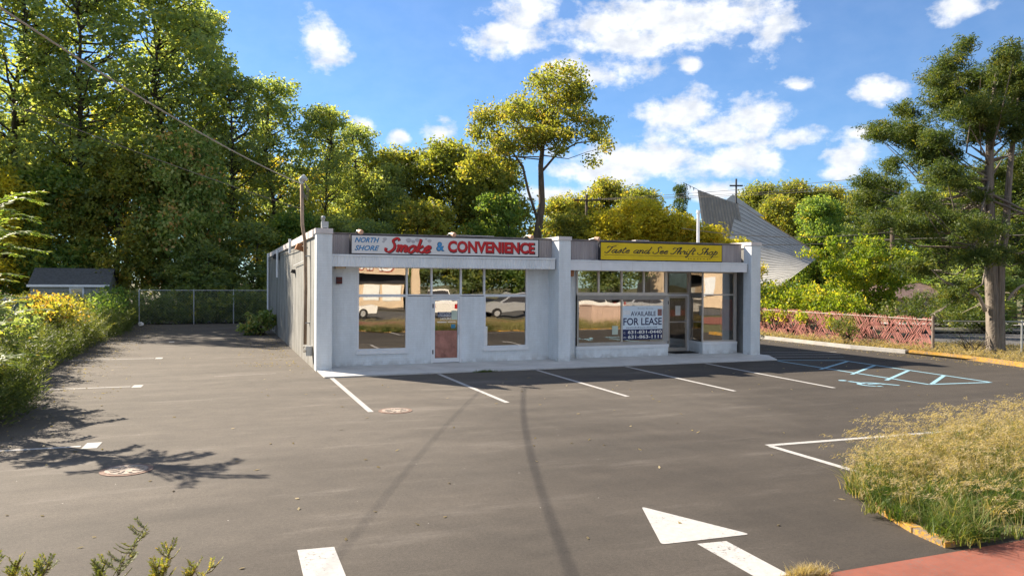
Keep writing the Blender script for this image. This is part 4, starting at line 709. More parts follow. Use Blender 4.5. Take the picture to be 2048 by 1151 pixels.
bush('dark_shrub', 'dark scrubby bush at the right end of the shop wall', (18.2, 23.6, 0), [(0, 0, .45, .7, .6, .5), (.5, -.2, .35, .5, .5, .4), (-.5, .2, .4, .5, .5, .45)], L_cedar, .09, 22, 120, .2, 105, .35, .4)
bush('bright_hedge', 'bright yellow-green vine thicket rising behind the red slatted fence', (26.6, 30.0, 0), [(x, y, z, a, a, b) for x, y, z, a, b in ((-1.2, 3.4, 1.6, 1.2, 1.0), (-.9, 1.8, 1.7, 1.2, 1.0), (-.5, .4, 1.6, 1.1, 1.0), (-.3, -1.0, 1.6, 1.1, .95), (-.4, -2.4, 1.5, 1.1, .9), (-.2, 2.8, 1.75, 1.0, .5), (.0, .9, 1.8, .9, .5), (.2, -.8, 1.75, .9, .5), (-.2, -3.6, 1.3, 1.0, .8), (-1.8, .5, 1.1, .5, .4), (-1.9, -1.5, 1.0, .4, .35), (-1.6, 2.4, 1.1, .5, .4), (-2.0, 1.4, .85, .35, .3), (-2.05, -.6, .9, .4, .3), (-2.2, -3.0, .9, .4, .25), (-2.3, -4.8, .85, .35, .25), (-2.0, 3.2, .7, .4, .3))], L_lime, .14, 22, 80, .3, 111, tm=.55, stems=12)
bush('vine_tree', 'lime green vine-covered small tree behind the red fence', (28.6, 27.4, 0), [(0, 0, 3.2, 1.3, 1.3, 1.0), (-.7, .6, 2.4, 1.1, 1.1, .9), (.7, -.5, 2.4, 1.1, 1.1, 1.0), (.2, .2, 4.1, .8, .8, .7), (.9, -.8, 3.6, .8, .8, .6), (0, 0, 1.4, 1.2, 1.2, .9), (-1.4, .9, 3.3, .8, .8, .35), (-1.9, 1.6, 3.9, .6, .6, .3), (-.9, 1.2, 4.2, .6, .6, .4)], L_lime, .15, 22, 70, .3, 117, tm=.6, stems=14)
bush('fence_shrub', 'feathery grey-green shrub growing in front of the red fence', (23.4, 23.4, 0), [(0, 0, .6, .45, .55, .5), (.1, .4, .8, .35, .4, .35)], L_weed, .13, 26, 120, .2, 121, .22, .5)
bush('low_evergreen', 'dark low evergreen sprays hanging over the red fence', (25.8, 23.0, 0), [(0, 0, 1.3, 1.0, 1.2, .5), (.5, -1.5, 1.2, 1.0, 1.0, .5), (.2, -2.6, 1.35, .8, .8, .4), (1.2, -.4, 1.7, .9, .9, .5)], L_cedar, .11, 26, 90, .25, 127, .35, .55)
bush('twiggy_shrub', 'bare twiggy shrub tangled in the chain-link beside the cedar', (24.6, 19.0, 0), [(-.3, .2, .55, .5, .5, .4), (.3, -.3, .5, .5, .5, .4)], L_cedar, .06, 7, 60, .25, 131, .35, .4, stems=22)
bush('dark_shrub', 'dark round shrub rising from the left thicket beside the teal fence', (-5.0, 21.5, 0), [(0, 0, .9, .8, .9, .8), (.3, .9, 1.2, .6, .7, .6), (-.3, -.8, 1.3, .7, .7, .6)], L_dark, .13, 20, 70, .3, 141, tm=.25)
bush('golden_vine', 'olive gold vine mounded over the fence in front of the shed', (-5.4, 29.0, 0), [(0, 0, 1.45, .8, 1.3, .45), (.2, 2.0, 1.4, .8, 1.2, .5), (.1, -1.8, 1.5, .7, 1.0, .5), (.6, .6, 1.0, .6, 1.2, .5)], L_olive, .12, 20, 60, .3, 145, tm=.75)
bush('dark_shrub', 'tall dark green shrub where the left thicket meets the back fence', (-4.9, 39.0, 0), [(0, 0, 1.1, .9, 1.4, .9), (.1, 2.2, 1.3, .8, 1.2, .9), (0, -2.0, 1.0, .8, 1.1, .8)], L_green, .14, 20, 60, .32, 149, tm=.3)
bush('pale_shrub', 'pale feathery shrub low at the near left edge of the lot', (-3.9, 16.0, 0), [(0, 0, .5, .55, .7, .5), (.2, .8, .45, .5, .6, .4), (.2, -.7, .4, .45, .5, .35)], L_pale, .10, 26, 110, .2, 153, .2, .5)
# weedy thickets along the left boundary: plume-like stems, nobody could count them
def plume_field(name, label, cat, pos, hts, seed, leafm, per=70, L=.10, aspect=.2, lean=.22, spread=.16, tmean=.45, parent_kind='stuff', stem_m=M_darkbark):
    r = np.random.default_rng(seed); n = len(pos); idx = np.repeat(np.arange(n), per); s = r.random(n*per)**.8; dirs = r.normal(size=(n, 2))*lean
    h = hts[idx]; b = np.stack([pos[idx, 0]+dirs[idx, 0]*h*s**2, pos[idx, 1]+dirs[idx, 1]*h*s**2, pos[idx, 2]+h*s*(1-.12*s)], 1)
    a = r.random(n*per)*2*np.pi; rad = spread*(1-.75*s)*r.random(n*per)*(h**.5); D = np.stack([np.cos(a), np.sin(a), .35+.5*r.random(n*per)], 1); D /= np.linalg.norm(D, axis=1)[:, None]
    C = b+D*rad[:, None]; N = unit(n*per, r)+np.array([0, 0, .6]); tp = r.normal(tmean, .17, n); ti = tp[idx]+r.normal(size=n*per)*.12+(s > .86)*.18
    ls = L*(.6+.8*r.random(n*per))*(1.15-.5*s); me = kite_mesh(name, C, D, N, ls, ls*aspect, ti, leafm); o = bpy.data.objects.new(name, me); COL.objects.link(o); tag(o, label, cat, kind=parent_kind); return o
def scatter(poly_fn, n, seed):
    r = np.random.default_rng(seed); return poly_fn(r, n)
def left_edge(y): return np.interp(y, [10, 13.7, 15, 17.4, 19.5, 23.7, 26.6, 31.4, 38.5, 45], [-3.7, -3.15, -2.75, -3.1, -3.85, -3.95, -3.9, -3.85, -3.6, -4.0])
def strip_pos(r, n, y0, y1, w0, w1):
    y = y0+(y1-y0)*r.random(n); x = left_edge(y)-w0-(w1-w0)*r.random(n); return np.stack([x, y, np.zeros(n)], 1)
rr = np.random.default_rng(5)
p1 = strip_pos(rr, 900, 13.2, 45, .15, 1.5); h1 = (.75+.55*rr.random(900)+.2*np.sin(p1[:, 1]*.9))*np.interp(p1[:, 1], [13, 18, 30], [1.0, 1.15, 1.1])
plume_field('weeds', 'feathery green weeds spilling over the left edge of the lot', 'weeds', p1, np.clip(h1, .4, 1.6), 201, L_weed, 150, .10, .16, .3, .24, .26)
p2 = strip_pos(rr, 900, 14, 46, 1.3, 4.5); h2 = 1.35+.5*rr.random(900)+.35*np.sin(p2[:, 1]*.6+1); h2 *= np.interp(p2[:, 1], [14, 20, 30, 46], [.8, 1.0, 1.1, .95])
plume_field('weeds', 'tall olive weeds in the thicket behind the teal fence', 'weeds', p2, np.clip(h2, .6, 2.1), 203, L_weed, 110, .15, .2, .26, .32, .36)
p3 = strip_pos(rr, 260, 12.6, 16.2, .3, 2.6); plume_field('weeds', 'dark weeds massed at the left edge in the foreground', 'weeds', p3, (.75+.7*rr.random(260)), 207, L_weed, 220, .075, .15, .3, .2, .2)
y_ = 45.7+1.5*rr.random(700); p4 = np.stack([-5+14*rr.random(700), y_, np.zeros(700)], 1); plume_field('weeds', 'dark undergrowth along the back chain-link fence', 'weeds', p4, .8+1.6*rr.random(700), 211, L_dark, 60, .2, .4, .3, .4, .4)
p5 = np.stack([22.5+1.3*rr.random(900)**1.5, 15.5+20*rr.random(900), np.full(900, .05)], 1); plume_field('weeds', 'dry weeds and leaf tufts along the foot of the red fence', 'weeds', p5, .12+.28*rr.random(900)**2, 213, L_straw, 26, .08, .2, .5, .2)
p6 = np.stack([22.6+6*rr.random(2600), 13.2+8.5*rr.random(2600), np.full(2600, .05)], 1); plume_field('dry_grass', 'short dry grass around the foot of the cedar', 'grass', p6, .08+.14*rr.random(2600), 217, L_straw, 14, .09, .12, .5, .12)
ye = 12+33*rr.random(500); p7 = np.stack([left_edge(ye)+.25*rr.random(500), ye, np.full(500, .002)], 1)

# tall grass on the island: blades and seed plumes
def blades(name, label, pos, h, wid, lean, tint, leafm, seed, seg=3, dirs=None, kind='stuff'):
    r = np.random.default_rng(seed); n = len(pos); a = r.random(n)*2*np.pi if dirs is None else dirs; ln = lean*(.3+1.1*r.random(n)); d = np.stack([np.cos(a), np.sin(a), np.zeros(n)], 1); sd_ = np.stack([-np.sin(a), np.cos(a), np.zeros(n)], 1)
    tw = r.normal(size=n)*.8; sd_ = sd_*np.cos(tw)[:, None]+d*np.sin(tw)[:, None]; v = np.empty((n, 2*seg+1, 3))
    for k in range(seg+1):
        s = k/seg; c = pos+d*(ln*h*s**2)[:, None]; c[:, 2] += h*(s-.35*ln*s**2)
        if k < seg: w = (wid*(1-.75*s))[:, None]; v[:, 2*k] = c-sd_*w; v[:, 2*k+1] = c+sd_*w
        else: v[:, 2*seg] = c
    q = np.arange(n)[:, None]*(2*seg+1); loops = []; starts = []; tot = []
    fq = np.concatenate([q+np.array([2*k, 2*k+1, 2*k+3, 2*k+2]) for k in range(seg-1)], 1).reshape(n, -1); ft = (q+np.array([2*seg-2, 2*seg-1, 2*seg])).reshape(n, -1)
    L = np.concatenate([fq, ft], 1).ravel().astype(np.int32); per = [4]*(seg-1)+[3]; tot = np.tile(per, n); starts = np.concatenate([[0], np.cumsum(tot)[:-1]]).astype(np.int32)
    me = bpy.data.meshes.new(name); me.vertices.add(n*(2*seg+1)); me.vertices.foreach_set('co', v.astype(np.float32).ravel()); me.loops.add(len(L)); me.loops.foreach_set('vertex_index', L); me.polygons.add(n*seg); me.polygons.foreach_set('loop_start', starts)
    at = me.attributes.new('tint', 'FLOAT', 'FACE'); at.data.foreach_set('value', np.clip(np.repeat(tint, seg), 0, 1).astype(np.float32)); me.materials.append(leafm); me.update(); me.validate()
    o = bpy.data.objects.new(name, me); COL.objects.link(o); tag(o, label, 'grass', kind=kind); tips = v[:, 2*seg]; return o, tips, d
def isl_pos(r, n, x0, x1, inset=.02):
    out = []; N = 0
    while N < n:
        x = x0+(x1-x0)*r.random(n); top = .08+np.interp(x+.16, [6.30, 6.36, 6.62, 7.6, 9.9, 13, 21.5], [5.0, 5.4, 6.1, 7.0, 7.75, 8.1, 8.3]); y = 4.9+3.5*r.random(n); ok = (y < top+.22-.2*np.clip(np.sin(x*7.0), 0, 1)) & (x > 6.14-.1*np.sin(y*9)); out.append(np.stack([x, y, np.full(n, .045)], 1)[ok]); N += ok.sum()
    return np.concatenate(out)[:n]
rg = np.random.default_rng(31)
tuft = isl_pos(rg, 900, 6.3, 12.5); ti_ = rg.integers(0, 900, 42000); gp = tuft[ti_]+np.concatenate([rg.normal(size=(42000, 2))*.06, np.zeros((42000, 1))], 1)
far = np.clip((gp[:, 1]-5.6)/1.6+(gp[:, 0]-7.6)*.10, 0, 1); hh = (.13+.26*rg.random(42000))*(.75+.45*far)*(.45+1.0*rg.random(900)**1.3)[ti_]; dry = .25+.5*far*rg.random(42000)+rg.normal(size=42000)*.12+(.25*rg.normal(size=900))[ti_]
blades('tall_grass', 'tall green and straw grass overgrowing the island at lower right', gp, hh, np.full(42000, .0058), .9, dry, L_grass, 33)
gq = isl_pos(rg, 5200, 6.4, 13); far = np.clip((gq[:, 1]-5.5)/1.5+(gq[:, 0]-7.5)*.1, 0, 1); keep = rg.random(5200) < far*.6+.10; gq = gq[keep]; hq = (.24+.50*rg.random(len(gq))**1.3)*(.75+.25*far[keep])
dirq = rg.normal(2.6, .9, len(gq)); _, tips, dq = blades('seed_stalks', 'pale dry seed stalks arching out of the island grass', gq, hq, np.full(len(gq), .0022), .55, rg.random(len(gq)), L_straw, 35, 4, dirq)
nt_ = len(tips); per = 22; ix = np.repeat(np.arange(nt_), per); s_ = rg.random(nt_*per); C = tips[ix]-dq[ix]*(s_*.16)[:, None]+np.stack([rg.normal(size=nt_*per)*.012, rg.normal(size=nt_*per)*.012, -.03*s_+rg.normal(size=nt_*per)*.014+.05*s_], 1); D = dq[ix]+np.array([0, 0, -.4])+rg.normal(size=(nt_*per, 3))*.5; D /= np.linalg.norm(D, axis=1)[:, None]
o = bpy.data.objects.new('seed_plumes', kite_mesh('seed_plumes', C, D, unit(nt_*per, rg), .042, .006, rg.normal(.6, .2, nt_*per), L_straw)); COL.objects.link(o); tag(o, 'fluffy straw coloured seed heads above the island grass', 'grass', kind='stuff')
tp = np.array([4.52, 4.93, 0])+np.concatenate([rg.normal(size=(900, 2))*[.09, .04], np.zeros((900, 1))], 1); blades('grass_tuft', 'small dry grass tuft at the tip of the painted arrow', tp, .05+.08*rg.random(900), np.full(900, .003), .8, rg.random(900)*.7+.3, L_straw, 37)
gi = isl_pos(rg, 9000, 12.5, 21.4); blades('tall_grass', 'tall grass on the far end of the island beyond the frame', gi, .3+.4*rg.random(9000), np.full(9000, .006), .7, .4+.4*rg.random(9000), L_grass, 39, 2)
for k in range(14):
    pass
tw_ = np.array([9.0, 19.15, 0.0]); wp = np.array([6.65, 19.18, .0])+np.concatenate([rg.normal(size=(260, 2))*[.16, .03], np.zeros((260, 1))], 1); blades('grass_tuft', 'small dark weed growing at the edge of the walkway', wp, .03+.08*rg.random(260), np.full(260, .006), 1.0, .1+.3*rg.random(260), L_grass, 41)

# pinnate sapling at the left edge and foreground weeds
def pinnate(t, name, pts, pairs, L, asp, leafm, seed, tm=.5, width=.012, droop=.2, sub=True):
    r = np.random.default_rng(seed); Q = np.array(crom3([np.array(p, float) for p in pts])); MB().tube(Q, np.linspace(width, width*.3, len(Q)), 5).build('stem', M_bark, t)
    n = pairs; s = np.linspace(.15, 1, n); i = s*(len(Q)-1); C0 = np.stack([np.interp(i, np.arange(len(Q)), Q[:, j]) for j in range(3)], 1); T = np.gradient(C0, axis=0); T /= np.linalg.norm(T, axis=1)[:, None]
    Sd = np.cross(T, [0, 0, 1]); Sd /= np.linalg.norm(Sd, axis=1)[:, None]+1e-9; Cs, Ds, Ns = [], [], []
    for sg in (-1, 1):
        D = Sd*sg*.9+T*.5+r.normal(size=(n, 3))*.12-np.array([0, 0, droop]); D /= np.linalg.norm(D, axis=1)[:, None]; Cs.append(C0+D*L*.5); Ds.append(D); Ns.append(np.cross(D, T)+r.normal(size=(n, 3))*.25)
    return np.concatenate(Cs), np.concatenate(Ds), np.concatenate(Ns)
def leafy(t, branches, L, asp, leafm, seed, tm=.5, dens=26, droop=.2, width=.012):
    r = np.random.default_rng(seed); A = [pinnate(t, '', b, max(6, int(dens*sum(np.linalg.norm(np.array(b[k+1])-np.array(b[k])) for k in range(len(b)-1)))), L, asp, leafm, seed+k_, droop=droop, width=width) for k_, b in enumerate(branches)]
    C = np.concatenate([a[0] for a in A]); D = np.concatenate([a[1] for a in A]); N = np.concatenate([a[2] for a in A]); o = off_of(t); C = C-np.array(o); l = L*(.75+.5*r.random(len(C)))
    c = bpy.data.objects.new('foliage', kite_mesh('foliage', C, D, N, l, l*asp, r.normal(tm, .2, len(C)), leafm)); COL.objects.link(c); c.parent = t
sap = thing('sapling', 'pale-leaved sapling leaning in at the left edge above the weeds', 'sapling', (-3.75, 14.7, 0)); rb = np.random.default_rng(9); brs = []
spine = [(-3.75, 14.7, 0), (-3.7, 14.7, 1.4), (-3.6, 14.65, 2.8), (-3.45, 14.6, 3.6)]
MB().tube(crom3([np.array(p) for p in spine]), np.linspace(.035, .012, 13), 7).build('trunk', M_bark, sap, True)
for k in range(56):
    z = .6+3.0*rb.random(); b0 = np.array([np.interp(z, [0, 1.4, 2.8, 3.9], [-3.75, -3.7, -3.6, -3.4]), 14.67, z]); a = rb.random()*6.28 if k > 12 else rb.normal(-.2, .6); ln = rb.uniform(.5, 1.25)*(1.15-.12*z); d = np.array([math.cos(a), math.sin(a), 0]); brs.append([b0, b0+d*ln*.5+np.array([0, 0, ln*.28]), b0+d*ln+np.array([0, 0, ln*.22])])
brs.append([np.array([-3.45, 14.6, 3.6]), np.array([-3.1, 14.5, 3.8]), np.array([-2.7, 14.4, 3.85])])
leafy(sap, brs, .13, .34, L_pale, 91, .38, 30, .15, .007)
sap2 = thing('reddish_shrub', 'shrub with reddish leaf tips beneath the sapling at the left edge', 'shrub', (-4.3, 16.6, 0)); brs = []
for k in range(80):
    a = rb.random()*6.28; ln = rb.uniform(.4, 1.0); b0 = np.array([-4.4+rb.normal()*.35, 16.8+rb.normal()*.7, .4+1.5*rb.random()]); d = np.array([math.cos(a), math.sin(a), 0]); brs.append([b0, b0+d*ln*.5+np.array([0, 0, ln*.35]), b0+d*ln+np.array([0, 0, ln*.35])])
leafy(sap2, brs, .13, .42, L_pale, 95, .55, 30, .12, .006)
def fg_weed(base, tips, label, seed, tm):
    t = thing('roadside_weed', label, 'weed', base, 'weeds in the near foreground'); brs = []; r = np.random.default_rng(seed)
    for tp_ in tips:
        b0 = np.array(base, float)+np.array([r.normal()*.03, r.normal()*.03, 0]); tp_ = np.array(tp_, float); m_ = b0*.35+tp_*.65; m_[:2] = b0[:2]*.6+tp_[:2]*.4; brs.append([b0, m_, tp_])
        for q in range(30):
            s = .4+.6*q/30; c = m_+(tp_-m_)*max(0, (s-.5)*2) if s > .5 else b0+(m_-b0)*s*2; d = unit(1, r)[0]; d[2] = abs(d[2])*.6+.2; ln = .14*(1.35-s); brs.append([c, c+d*ln*.5, c+d*ln+np.array([0, 0, .02])])
    leafy(t, brs, .021, .24, L_weed, seed, tm, 240, -.1, .003)
fg_weed((-.72, 4.25, 0), [(-.33, 4.15, 1.19), (-.52, 4.25, 1.0)], 'tall green weed stem leaning right in the near foreground', 301, .45)
fg_weed((-.40, 4.15, 0), [(-.10, 4.05, 1.0), (-.22, 4.15, 1.06), (-.02, 4.1, .97), (-.28, 4.2, .98)], 'bushy yellowing weed near the bottom edge, right of the tall stem', 305, .6)
fg_weed((-1.05, 4.55, 0), [(-.93, 4.4, 1.0), (-.80, 4.45, .96), (-1.05, 4.4, 1.04), (-.87, 4.55, .92)], 'yellow-green weed in the bottom left corner', 309, .5)
# litter
nl = 2600; lx = np.concatenate([21.2+.9*rg.random(600), left_edge(12+33*rg.random(900))+.9*rg.random(900)**2, 2.1-1.5*rg.random(500)**2, -4+26*rg.random(600)]); ly = np.concatenate([14+18*rg.random(600), 12+33*rg.random(900), 22+20*rg.random(500), 6+38*rg.random(600)])
C = np.stack([lx, ly, np.full(nl, .008)], 1); N = unit(nl, rg)*.35+np.array([0, 0, 1]); D = np.cross(N, unit(nl, rg)); D /= np.linalg.norm(D, axis=1)[:, None]
o = bpy.data.objects.new('fallen_leaves', kite_mesh('fallen_leaves', C, D, N, .05+.05*rg.random(nl), .035, rg.normal(.4, .3, nl), L_straw)); COL.objects.link(o); tag(o, 'scattered fallen leaves on the asphalt edges', 'leaves', kind='stuff')

# ------------------------------------------------------------------ fences
def chainlink(p0, p1, h, label, posts, m_post=M_galv, pitch=.16, rail=True):
    p0, p1 = np.array([*p0, 0.]), np.array([*p1, 0.]); d = p1-p0; Ln = np.linalg.norm(d); d /= Ln; t = thing('chain_link_fence', label, 'fence', tuple(p0))
    for s in posts: q = p0+d*s; MB().tube([q, q+(0, 0, h+.06)], .032, 8).build('post', m_post, t)
    if rail: MB().tube([p0+(0, 0, h), p1+(0, 0, h)], .022, 6).build('top_rail', m_post, t)
    mb = MB(); k = int((Ln+h)/pitch)
    for i in range(k):
        for sg in (0, 1):
            s0 = i*pitch-h; s1 = s0+h; za, zb = .05, h; 
            if s0 < 0: za += -s0; s0 = 0
            if s1 > Ln: zb -= s1-Ln; s1 = Ln
            if zb <= za: continue
            if sg: a, b = p0+d*(Ln-s0), p0+d*(Ln-s1)
            else: a, b = p0+d*s0, p0+d*s1
            a, b = a+(0, 0, za), b+(0, 0, zb); q = np.array([-d[1], d[0], 0])*.0025; zz = np.array([0, 0, .002]); mb.add([a-zz, a+zz, b+zz, b-zz], [(0, 1, 2, 3)])
    mb.build('wire_mesh', M_galv, t, kind='stuff'); return t
chainlink((-4.0, 45.4), (9, 45.4), 1.86, 'galvanised chain-link fence across the back of the lot', [0, 2.72, 4.78, 6.9, 9.0, 11.2, 13])
chainlink((24.0, 19.6), (31.2, 15.8), 1.12, 'low chain-link fence running right behind the cedar', [2.6, 5.2, 8.1])
# teal slatted fence buried in the weeds
tf = thing('slatted_fence', 'teal slatted fence half buried in weeds along the left side', 'fence', (-5.6, 18, 0)); sm = B(-.035, .035, -.006, .006, 0, 1.72).mesh('slat', mat('teal_vinyl', (.05, .105, .115), .6, .2, 3)); k = 0
for y in np.arange(17.0, 35.5, .092):
    o = bpy.data.objects.new('slat', sm); COL.objects.link(o); o.parent = tf; o.location = (.01*math.sin(y*9)+0.02, y-18, .05); o.rotation_euler = (0, 0, math.pi/2+.1*math.sin(y*5))
for y in np.arange(17, 36, 2.6): MB().tube([(-5.55, y, 0), (-5.55, y, 1.9)], .035, 8).build('post', M_galv, tf)
MB().tube([(-5.55, 17, 1.84), (-5.55, 35.5, 1.84)], .022, 6).build('top_rail', M_galv, tf)
# red slatted fence on the right
p0, p1 = np.array([25.1, 33.4, 0]), np.array([23.86, 19.9, 0]); d = p1-p0; Ln = np.linalg.norm(d); d /= Ln; q = np.array([-d[1], d[0], 0])
rf = thing('red_slatted_fence', 'low fence woven with faded red diagonal slats beyond the kerb', 'fence', tuple(p0)); Ms = mat('faded_red_slat', (.22, .07, .06), .8, .3, 3, col2=(.36, .165, .14))
MB().tube([p1, p1+(0, 0, 1.3)], .05, 8).build('post', mat('weathered_post', (.24, .19, .16), .85, .3, 6), rf)
for s in np.arange(.2, Ln-1, 2.6): MB().tube([p0+d*s+q*.06, p0+d*s+q*.06+(0, 0, 1.2)], .03, 8).build('post', M_galv, rf)
MB().tube([p0+(0, 0, 1.14), p1+(0, 0, 1.14)], .022, 6).build('top_rail', mat('weathered_rail', (.36, .30, .26), .7, .2, 5), rf)
r_ = np.random.default_rng(77); slat_me = {}
for sg in (1, -1):
    c = np.array([0, 0, 0]); mb = MB(); L_ = .42; a_ = R_(52); dirv = d*math.cos(a_)*sg+np.array([0, 0, math.sin(a_)]); nv = np.cross(dirv, q); mb.obox((0, 0, 0), dirv*L_/2, nv*.015, q*.004); slat_me[sg] = mb.mesh('slat', Ms)
nslat = 0; spare = MB(); ss = np.arange(Ln-.08, .05, -.062)
for s in ss:
    for row in range(4):
        z = .16+row*.30+r_.normal()*.02; kk = math.floor((s+row*.31)/.66)+row; sg = 1 if kk % 2 == 0 else -1
        if r_.random() < .10: continue
        pp = d*s+q*(.012*sg+r_.normal()*.008)
        if nslat < 300:
            o = bpy.data.objects.new('slat', slat_me[sg]); COL.objects.link(o); o.parent = rf; o.location = (pp[0], pp[1], z); o.rotation_euler = (r_.normal()*.06, r_.normal()*.09, r_.normal()*.05); nslat += 1
        else:
            dv = d*math.cos(R_(52))*sg+np.array([0, 0, math.sin(R_(52))]); spare.obox(p0+pp+np.array([0, 0, z]), dv*.21, np.cross(dv, q)*.015, q*.004)
spare.build('far_slats', Ms, rf, kind='stuff')

# ------------------------------------------------------------------ far buildings, poles, wires
t = thing('garden_shed', 'small grey garden shed with dark shingled roof beside the wood', 'shed', (-7.3, 47.0, 0)); A = np.array([-9.3, 46.6]); Bq = np.array([-5.62, 46.3]); dx = (Bq-A)/np.linalg.norm(Bq-A); dy = np.array([-dx[1], dx[0]]); Ws = 2.4
def SP(s, dd, z): p = A+dx*s+dy*dd; return (p[0], p[1], z)
Ls = np.linalg.norm(Bq-A)
MB().add([SP(0, 0, 0), SP(Ls, 0, 0), SP(Ls, Ws, 0), SP(0, Ws, 0), SP(0, 0, 2.1), SP(Ls, 0, 2.1), SP(Ls, Ws, 2.1), SP(0, Ws, 2.1), SP(0, Ws/2, 2.95), SP(Ls, Ws/2, 2.95)], [(0, 1, 5, 4), (1, 2, 6, 9, 5), (2, 3, 7, 6), (3, 0, 4, 8, 7)]).build('wall', mat('grey_siding', (.30, .31, .29), .8, .1, 3, stretch=(8, 8, .3)), t)
rfm = mat('dark_shingle', (.075, .08, .085), .9, .3, 9, .4, 30)
MB().add([SP(-.12, -.15, 2.05), SP(Ls+.12, -.15, 2.05), SP(Ls+.12, Ws/2, 3.04), SP(-.12, Ws/2, 3.04), SP(Ls+.12, Ws+.15, 2.05), SP(-.12, Ws+.15, 2.05)], [(0, 1, 2, 3), (3, 2, 4, 5)]).build('roof', rfm, t)
MB().obox(np.array(SP(Ls/2, -.17, 2.08)), (*(dx*(Ls/2+.12)), 0), (*(dy*.02), 0), (0, 0, .06)).build('fascia_board', M_trim, t)
w_ = MB().obox(np.array(SP(2.2, -.03, 1.72)), (*(dx*.36), 0), (*(dy*.03), 0), (0, 0, .30)).build('window_frame', M_trim, t); MB().obox(np.array(SP(2.2, -.065, 1.70)), (*(dx*.27), 0), (*(dy*.006), 0), (0, 0, .22)).build('pane', M_glass, w_)
# church with swept metal roof
ch = thing('church', 'modern church with sweeping pale ribbed metal roof and cross', 'church', (40, 52, 0)); Mr = mat('pale_roof_metal', (.36, .355, .33), .6, .14, 1.2); Mr2 = mat('dark_roof_metal', (.34, .325, .31), .6, .2, 1.5)
def hypar(c, n, m_, mt_, rib, parent, ribs=24, fan=True):
    c = [np.array(p, float) for p in c]; f = lambda u, v: (1-u)*(1-v)*c[0]+u*(1-v)*c[1]+u*v*c[2]+(1-u)*v*c[3]
    mb = MB(); vs = [f(i/n, j/m_) for j in range(m_+1) for i in range(n+1)]; fs = [(j*(n+1)+i, j*(n+1)+i+1, (j+1)*(n+1)+i+1, (j+1)*(n+1)+i) for j in range(m_) for i in range(n)]; mb.add(vs, fs); o = mb.build('roof', mt_, parent, True)
    nrm = np.cross(f(.5, .6)-f(.5, .4), f(.6, .5)-f(.4, .5)); nrm /= np.linalg.norm(nrm); nrm = nrm*(1 if nrm[1] < 0 else -1)
    for k in range(1, ribs):
        u = k/ribs; mb = MB(); mb.tube([f(u, v)+nrm*.04 for v in np.linspace(0, 1, 8)], rib, 4); mb.build('seam', mat('roof_seam', (.22, .225, .225), .6, .1), o)
    return o
U = lambda u, v, dd: np.array([0, 0, 2.4])+F2*dd+R2*((u-1024)/1518*dd)+np.array([0, 0, (575.5-9+ (u-1024)*-.0057*-1-v)/1518*dd])
TP, RT, BT, LF = (40.8, 52.9, 9.15), (47.0, 50.0, 4.8), (32.9, 38.6, 2.15), (29.5, 41.6, -1.6)
hypar([TP, LF, BT, RT], 14, 14, Mr, .018, ch, 30)
hypar([(37.6, 54.1, 10.3), (39.6, 51.3, 8.9), (40.3, 50.6, 4.0), (38.3, 53.6, 4.0)], 8, 8, Mr2, .05, ch, 13)
MB().add([(39.9, 54.6, 8.9), (41.9, 55.0, 10.2), (44.2, 53.6, 8.2), (42.0, 54.0, 8.5)], [(0, 3, 1), (1, 3, 2)]).build('roof', Mr, ch)
MB().add([(40.7, 52.9, 9.22), (47.0, 49.9, 4.87), (47.5, 50.7, 4.95), (41.2, 53.8, 9.25)], [(0, 1, 2, 3)]).build('ridge_flashing', mat('ridge_tan', (.34, .29, .26), .6, .15), ch)
MB().obox((40.55, 52.8, 9.9), (.055, 0, 0), (0, .055, 0), (0, 0, 1.3)).obox((40.55, 52.8, 10.62), (R2[0]*.55, R2[1]*.55, 0), (F2[0]*.05, F2[1]*.05, 0), (0, 0, .06)).build('cross', M_dark, ch)
MB().poly([(32.0, 40.0), (33.6, 39.9), (46.3, 50.6), (46.3, 56), (36.5, 56)], 0, 2.0).build('wall', mat('grey_church_wall', (.27, .28, .29), .8, .12, 2, stretch=(6, 6, .3)), ch)
for s in (.25, .5, .75): p = np.array([33.6, 39.9])+(np.array([46.3, 50.6])-np.array([33.6, 39.9]))*s; MB().obox((p[0]+.05, p[1]-.06, 1.5), (.5, .40, 0), (.03, -.035, 0), (0, 0, .35)).build('window', M_glass, ch)
sp = [(36.5, 54.6, 10.9), (37.6, 54.1, 10.3)]; mb = MB().tube(sp, .02, 4)
for s in (.25, .5, .75): a = np.array(sp[0])+(np.array(sp[1])-np.array(sp[0]))*s; mb.add([a+(-.12, -.08, 0), a+(.12, .08, 0), a+(0, 0, -.32)], [(0, 1, 2)])
mb.build('pennant_spar', M_dark, ch)
t = thing('small_house', 'low house with patchy brown shingle roof across the side street', 'house', (44, 36.5, 0)); B(40.5, 47, 36.5, 40, 0, 1.6).build('wall', mat('tan_siding', (.36, .29, .22), .8, .1), t)
MB().add([(40.1, 36.1, 1.55), (47.4, 36.1, 1.55), (46.6, 38.2, 2.5), (40.9, 38.2, 2.5), (47.4, 40.4, 1.55), (40.1, 40.4, 1.55)], [(0, 1, 2, 3), (3, 2, 4, 5), (0, 3, 5), (1, 4, 2)]).build('roof', mat('brown_shingle', (.22, .15, .14), .9, .35, 4, .4, 20), t); B(42, 43.2, 36.46, 36.49, .7, 1.35).build('window', M_glass, t)
